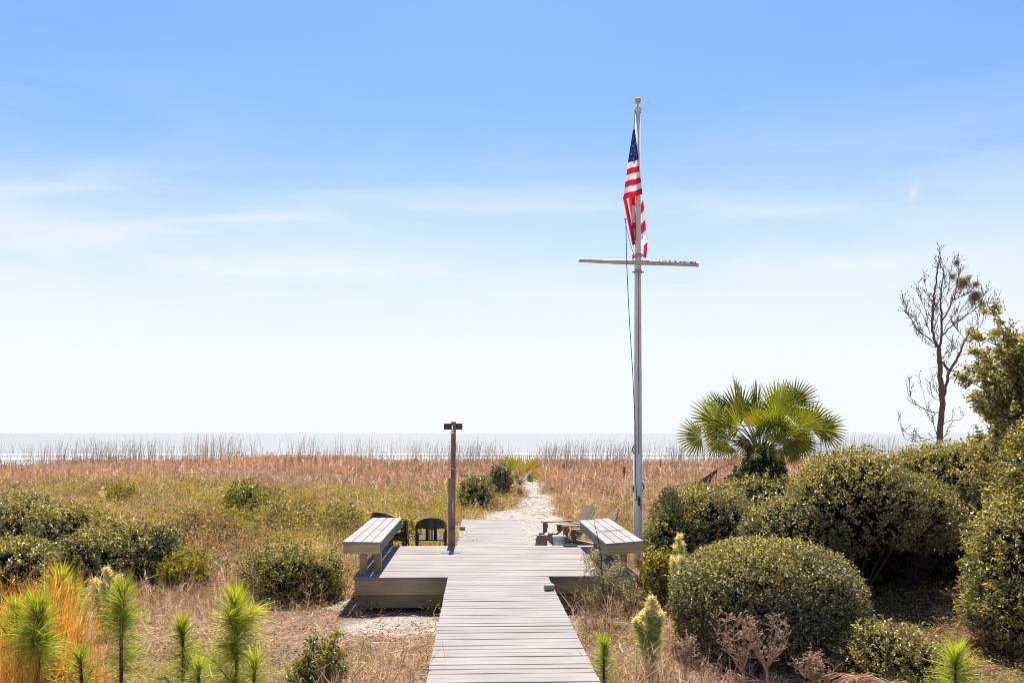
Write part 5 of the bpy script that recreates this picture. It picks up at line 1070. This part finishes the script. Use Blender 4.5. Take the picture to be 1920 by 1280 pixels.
nn_ = fbm(cx_ / 4, cy_ / 4, 6); ok = (cp < 1210) & ((nn_ > .46) | (RNG.random(len(cx_)) < .3)) & ((cp < 900) | (RNG.random(len(cx_)) < .25)); cx_, cy_, cD, cp = cx_[ok], cy_[ok], cD[ok], cp[ok]; nc = len(cx_)
pals = [OLIV + [((.30, .15, .06), 2)], [((.34, .30, .05), 4), ((.24, .23, .05), 3), ((.44, .36, .10), 2)], GREYG, [((.36, .25, .17), 3), ((.24, .16, .11), 3), ((.44, .34, .2), 2)], [((.16, .095, .065), 4), ((.30, .20, .14), 2), ((.08, .05, .035), 3)]]
for i_ in range(nc):
    r_ = RNG.uniform(.25, 1.15); h_ = r_ * RNG.uniform(.45, .9); kk = int(140 + 260 * r_); dd_ = norm(RNG.normal(size=(kk, 3))); dd_[:, 2] = np.abs(dd_[:, 2]); rr_ = RNG.random((kk, 1)) ** .45 * (1 + .25 * RNG.normal(size=(kk, 1)))
    Q = dd_ * rr_ * np.array([r_, r_, h_]) + np.array([cx_[i_], cy_[i_], 0]); Q[:, 2] += H(Q[:, 0], Q[:, 1]); tb = pals[RNG.choice(5, p=[.28, .27, .12, .13, .20] if cp[i_] < 900 else [.1, .1, .05, .45, .3])]
    g.leaves(Q, norm(RNG.normal(size=(kk, 3)) + dd_ * .5), norm(dd_ + RNG.normal(0, .5, (kk, 3)) + np.array([0, 0, .4])), RNG.uniform(.6, 1.3, kk) * (.028 + .0009 * cD[i_]), .013 + .0005 * cD[i_], pal(kk, tb))
tag(g.build("leafy_undergrowth", M_SOFT), kind="stuff")
# 4: fallen leaves, needles and twigs
x, y, D, xc = field(60000, 7.0, 17, 1.2, .1); ok = ~((x > WALK_X0) & (x < WALK_X1)); ok &= RNG.random(len(x)) < np.where(x > 2.2, 1.0, .55) * (1 - .6 * sandy(x, y)); x, y, D = x[ok], y[ok], D[ok]; K = len(x)
ok = ~((x > DECK_X0) & (x < DECK_X1) & (y > DECK_Y0)); x, y, D = x[ok], y[ok], D[ok]; K = len(x)
c = pal(K, [((.30, .15, .11), 3), ((.22, .11, .08), 3), ((.42, .28, .2), 2), ((.14, .075, .05), 2), ((.5, .38, .28), .7)])
g = Geo(); g.leaves(np.stack([x, y, H(x, y) + RNG.uniform(.004, .03, K)], 1), norm(RNG.normal(size=(K, 3)) * np.array([1, 1, .25])), norm(RNG.normal(0, .35, (K, 3)) + np.array([0, 0, 1])), RNG.uniform(.03, .07, K), RNG.uniform(.012, .028, K), c)
x, y, D, xc = field(26000, 7.0, 34, 1.2, .2); ok = ~((x > WALK_X0 - .05) & (x < WALK_X1 + .05) & (y < 24.1)) & ~((x > DECK_X0) & (x < DECK_X1) & (y > DECK_Y0) & (y < DECK_Y1)) & (RNG.random(len(x)) > .15 * (path_d(x, y) < .2)); x, y, D = x[ok], y[ok], D[ok]; K = len(x)
g.blades(np.stack([x, y, H(x, y) + .02], 1), norm(RNG.normal(size=(K, 3)) * np.array([1, 1, .16])), RNG.uniform(.10, .4, K), .004 + .0003 * D, RNG.normal(0, .14, (K, 3)) * np.array([1, 1, .25]), pal(K, [((.45, .33, .22), 3), ((.30, .19, .13), 3), ((.58, .46, .33), 2)]))
tag(g.build("leaf_litter", M_GRASS), kind="stuff")
# 5: sea oats on the crest
n_ = 6500; D = RNG.normal(57, 4.5, n_).clip(44, 66); xc = (RNG.random(n_) - .5) * 2 * .72 * D; x = xc * math.cos(TH) + D * math.sin(TH); y = -xc * math.sin(TH) + D * math.cos(TH)
ok = (fbm(x / 1.5, y / 6, 3) > .44) & (path_d(x, y) > .2) & (fbm(x / 9, y * 0, 2) > .30); ok &= ~((x < -29)); x, y, D = x[ok], y[ok], D[ok]; n_ = len(x)
P_ = np.stack([x, y, H(x, y) - .02], 1); hg = (RNG.normal(1.5, .3, n_) * (.75 + .5 * fbm(x / 5, y * 0 + 2, 4))).clip(.6, 2.0); D_ = norm(np.stack([RNG.normal(.01, .05, n_), RNG.normal(0, .05, n_), np.ones(n_)], 1)); bd = np.stack([RNG.normal(.05, .12, n_), RNG.normal(0, .04, n_), np.zeros(n_)], 1)
c = pal(n_, [((.17, .14, .11), 3), ((.12, .09, .075), 2), ((.22, .17, .12), 1)]); g = Geo(); g.blades(P_, D_, hg, .016, bd, c, side=np.tile([1.0, 0, 0], (n_, 1)))
for k in range(3):
    f = RNG.uniform(.78, 1.0, (n_, 1)); Q = P_ + D_ * hg[:, None] * f + bd * hg[:, None] * f * f; g.blades(Q, norm(np.stack([RNG.normal(.15, .2, n_), RNG.normal(0, .2, n_), np.ones(n_)], 1)), RNG.uniform(.05, .12, n_), .012, np.tile([.2, 0, -.3], (n_, 1)), c * 1.1, side=np.tile([1.0, 0, 0], (n_, 1)))
tag(g.build("sea_oats", M_GRASS), kind="stuff")
for _o in bpy.data.objects:
    if "label" in _o and len(_o["label"].split()) > 16: print("LONG", _o.name, _o["label"])
print("polys", sum(len(m_.polygons) for m_ in bpy.data.meshes))
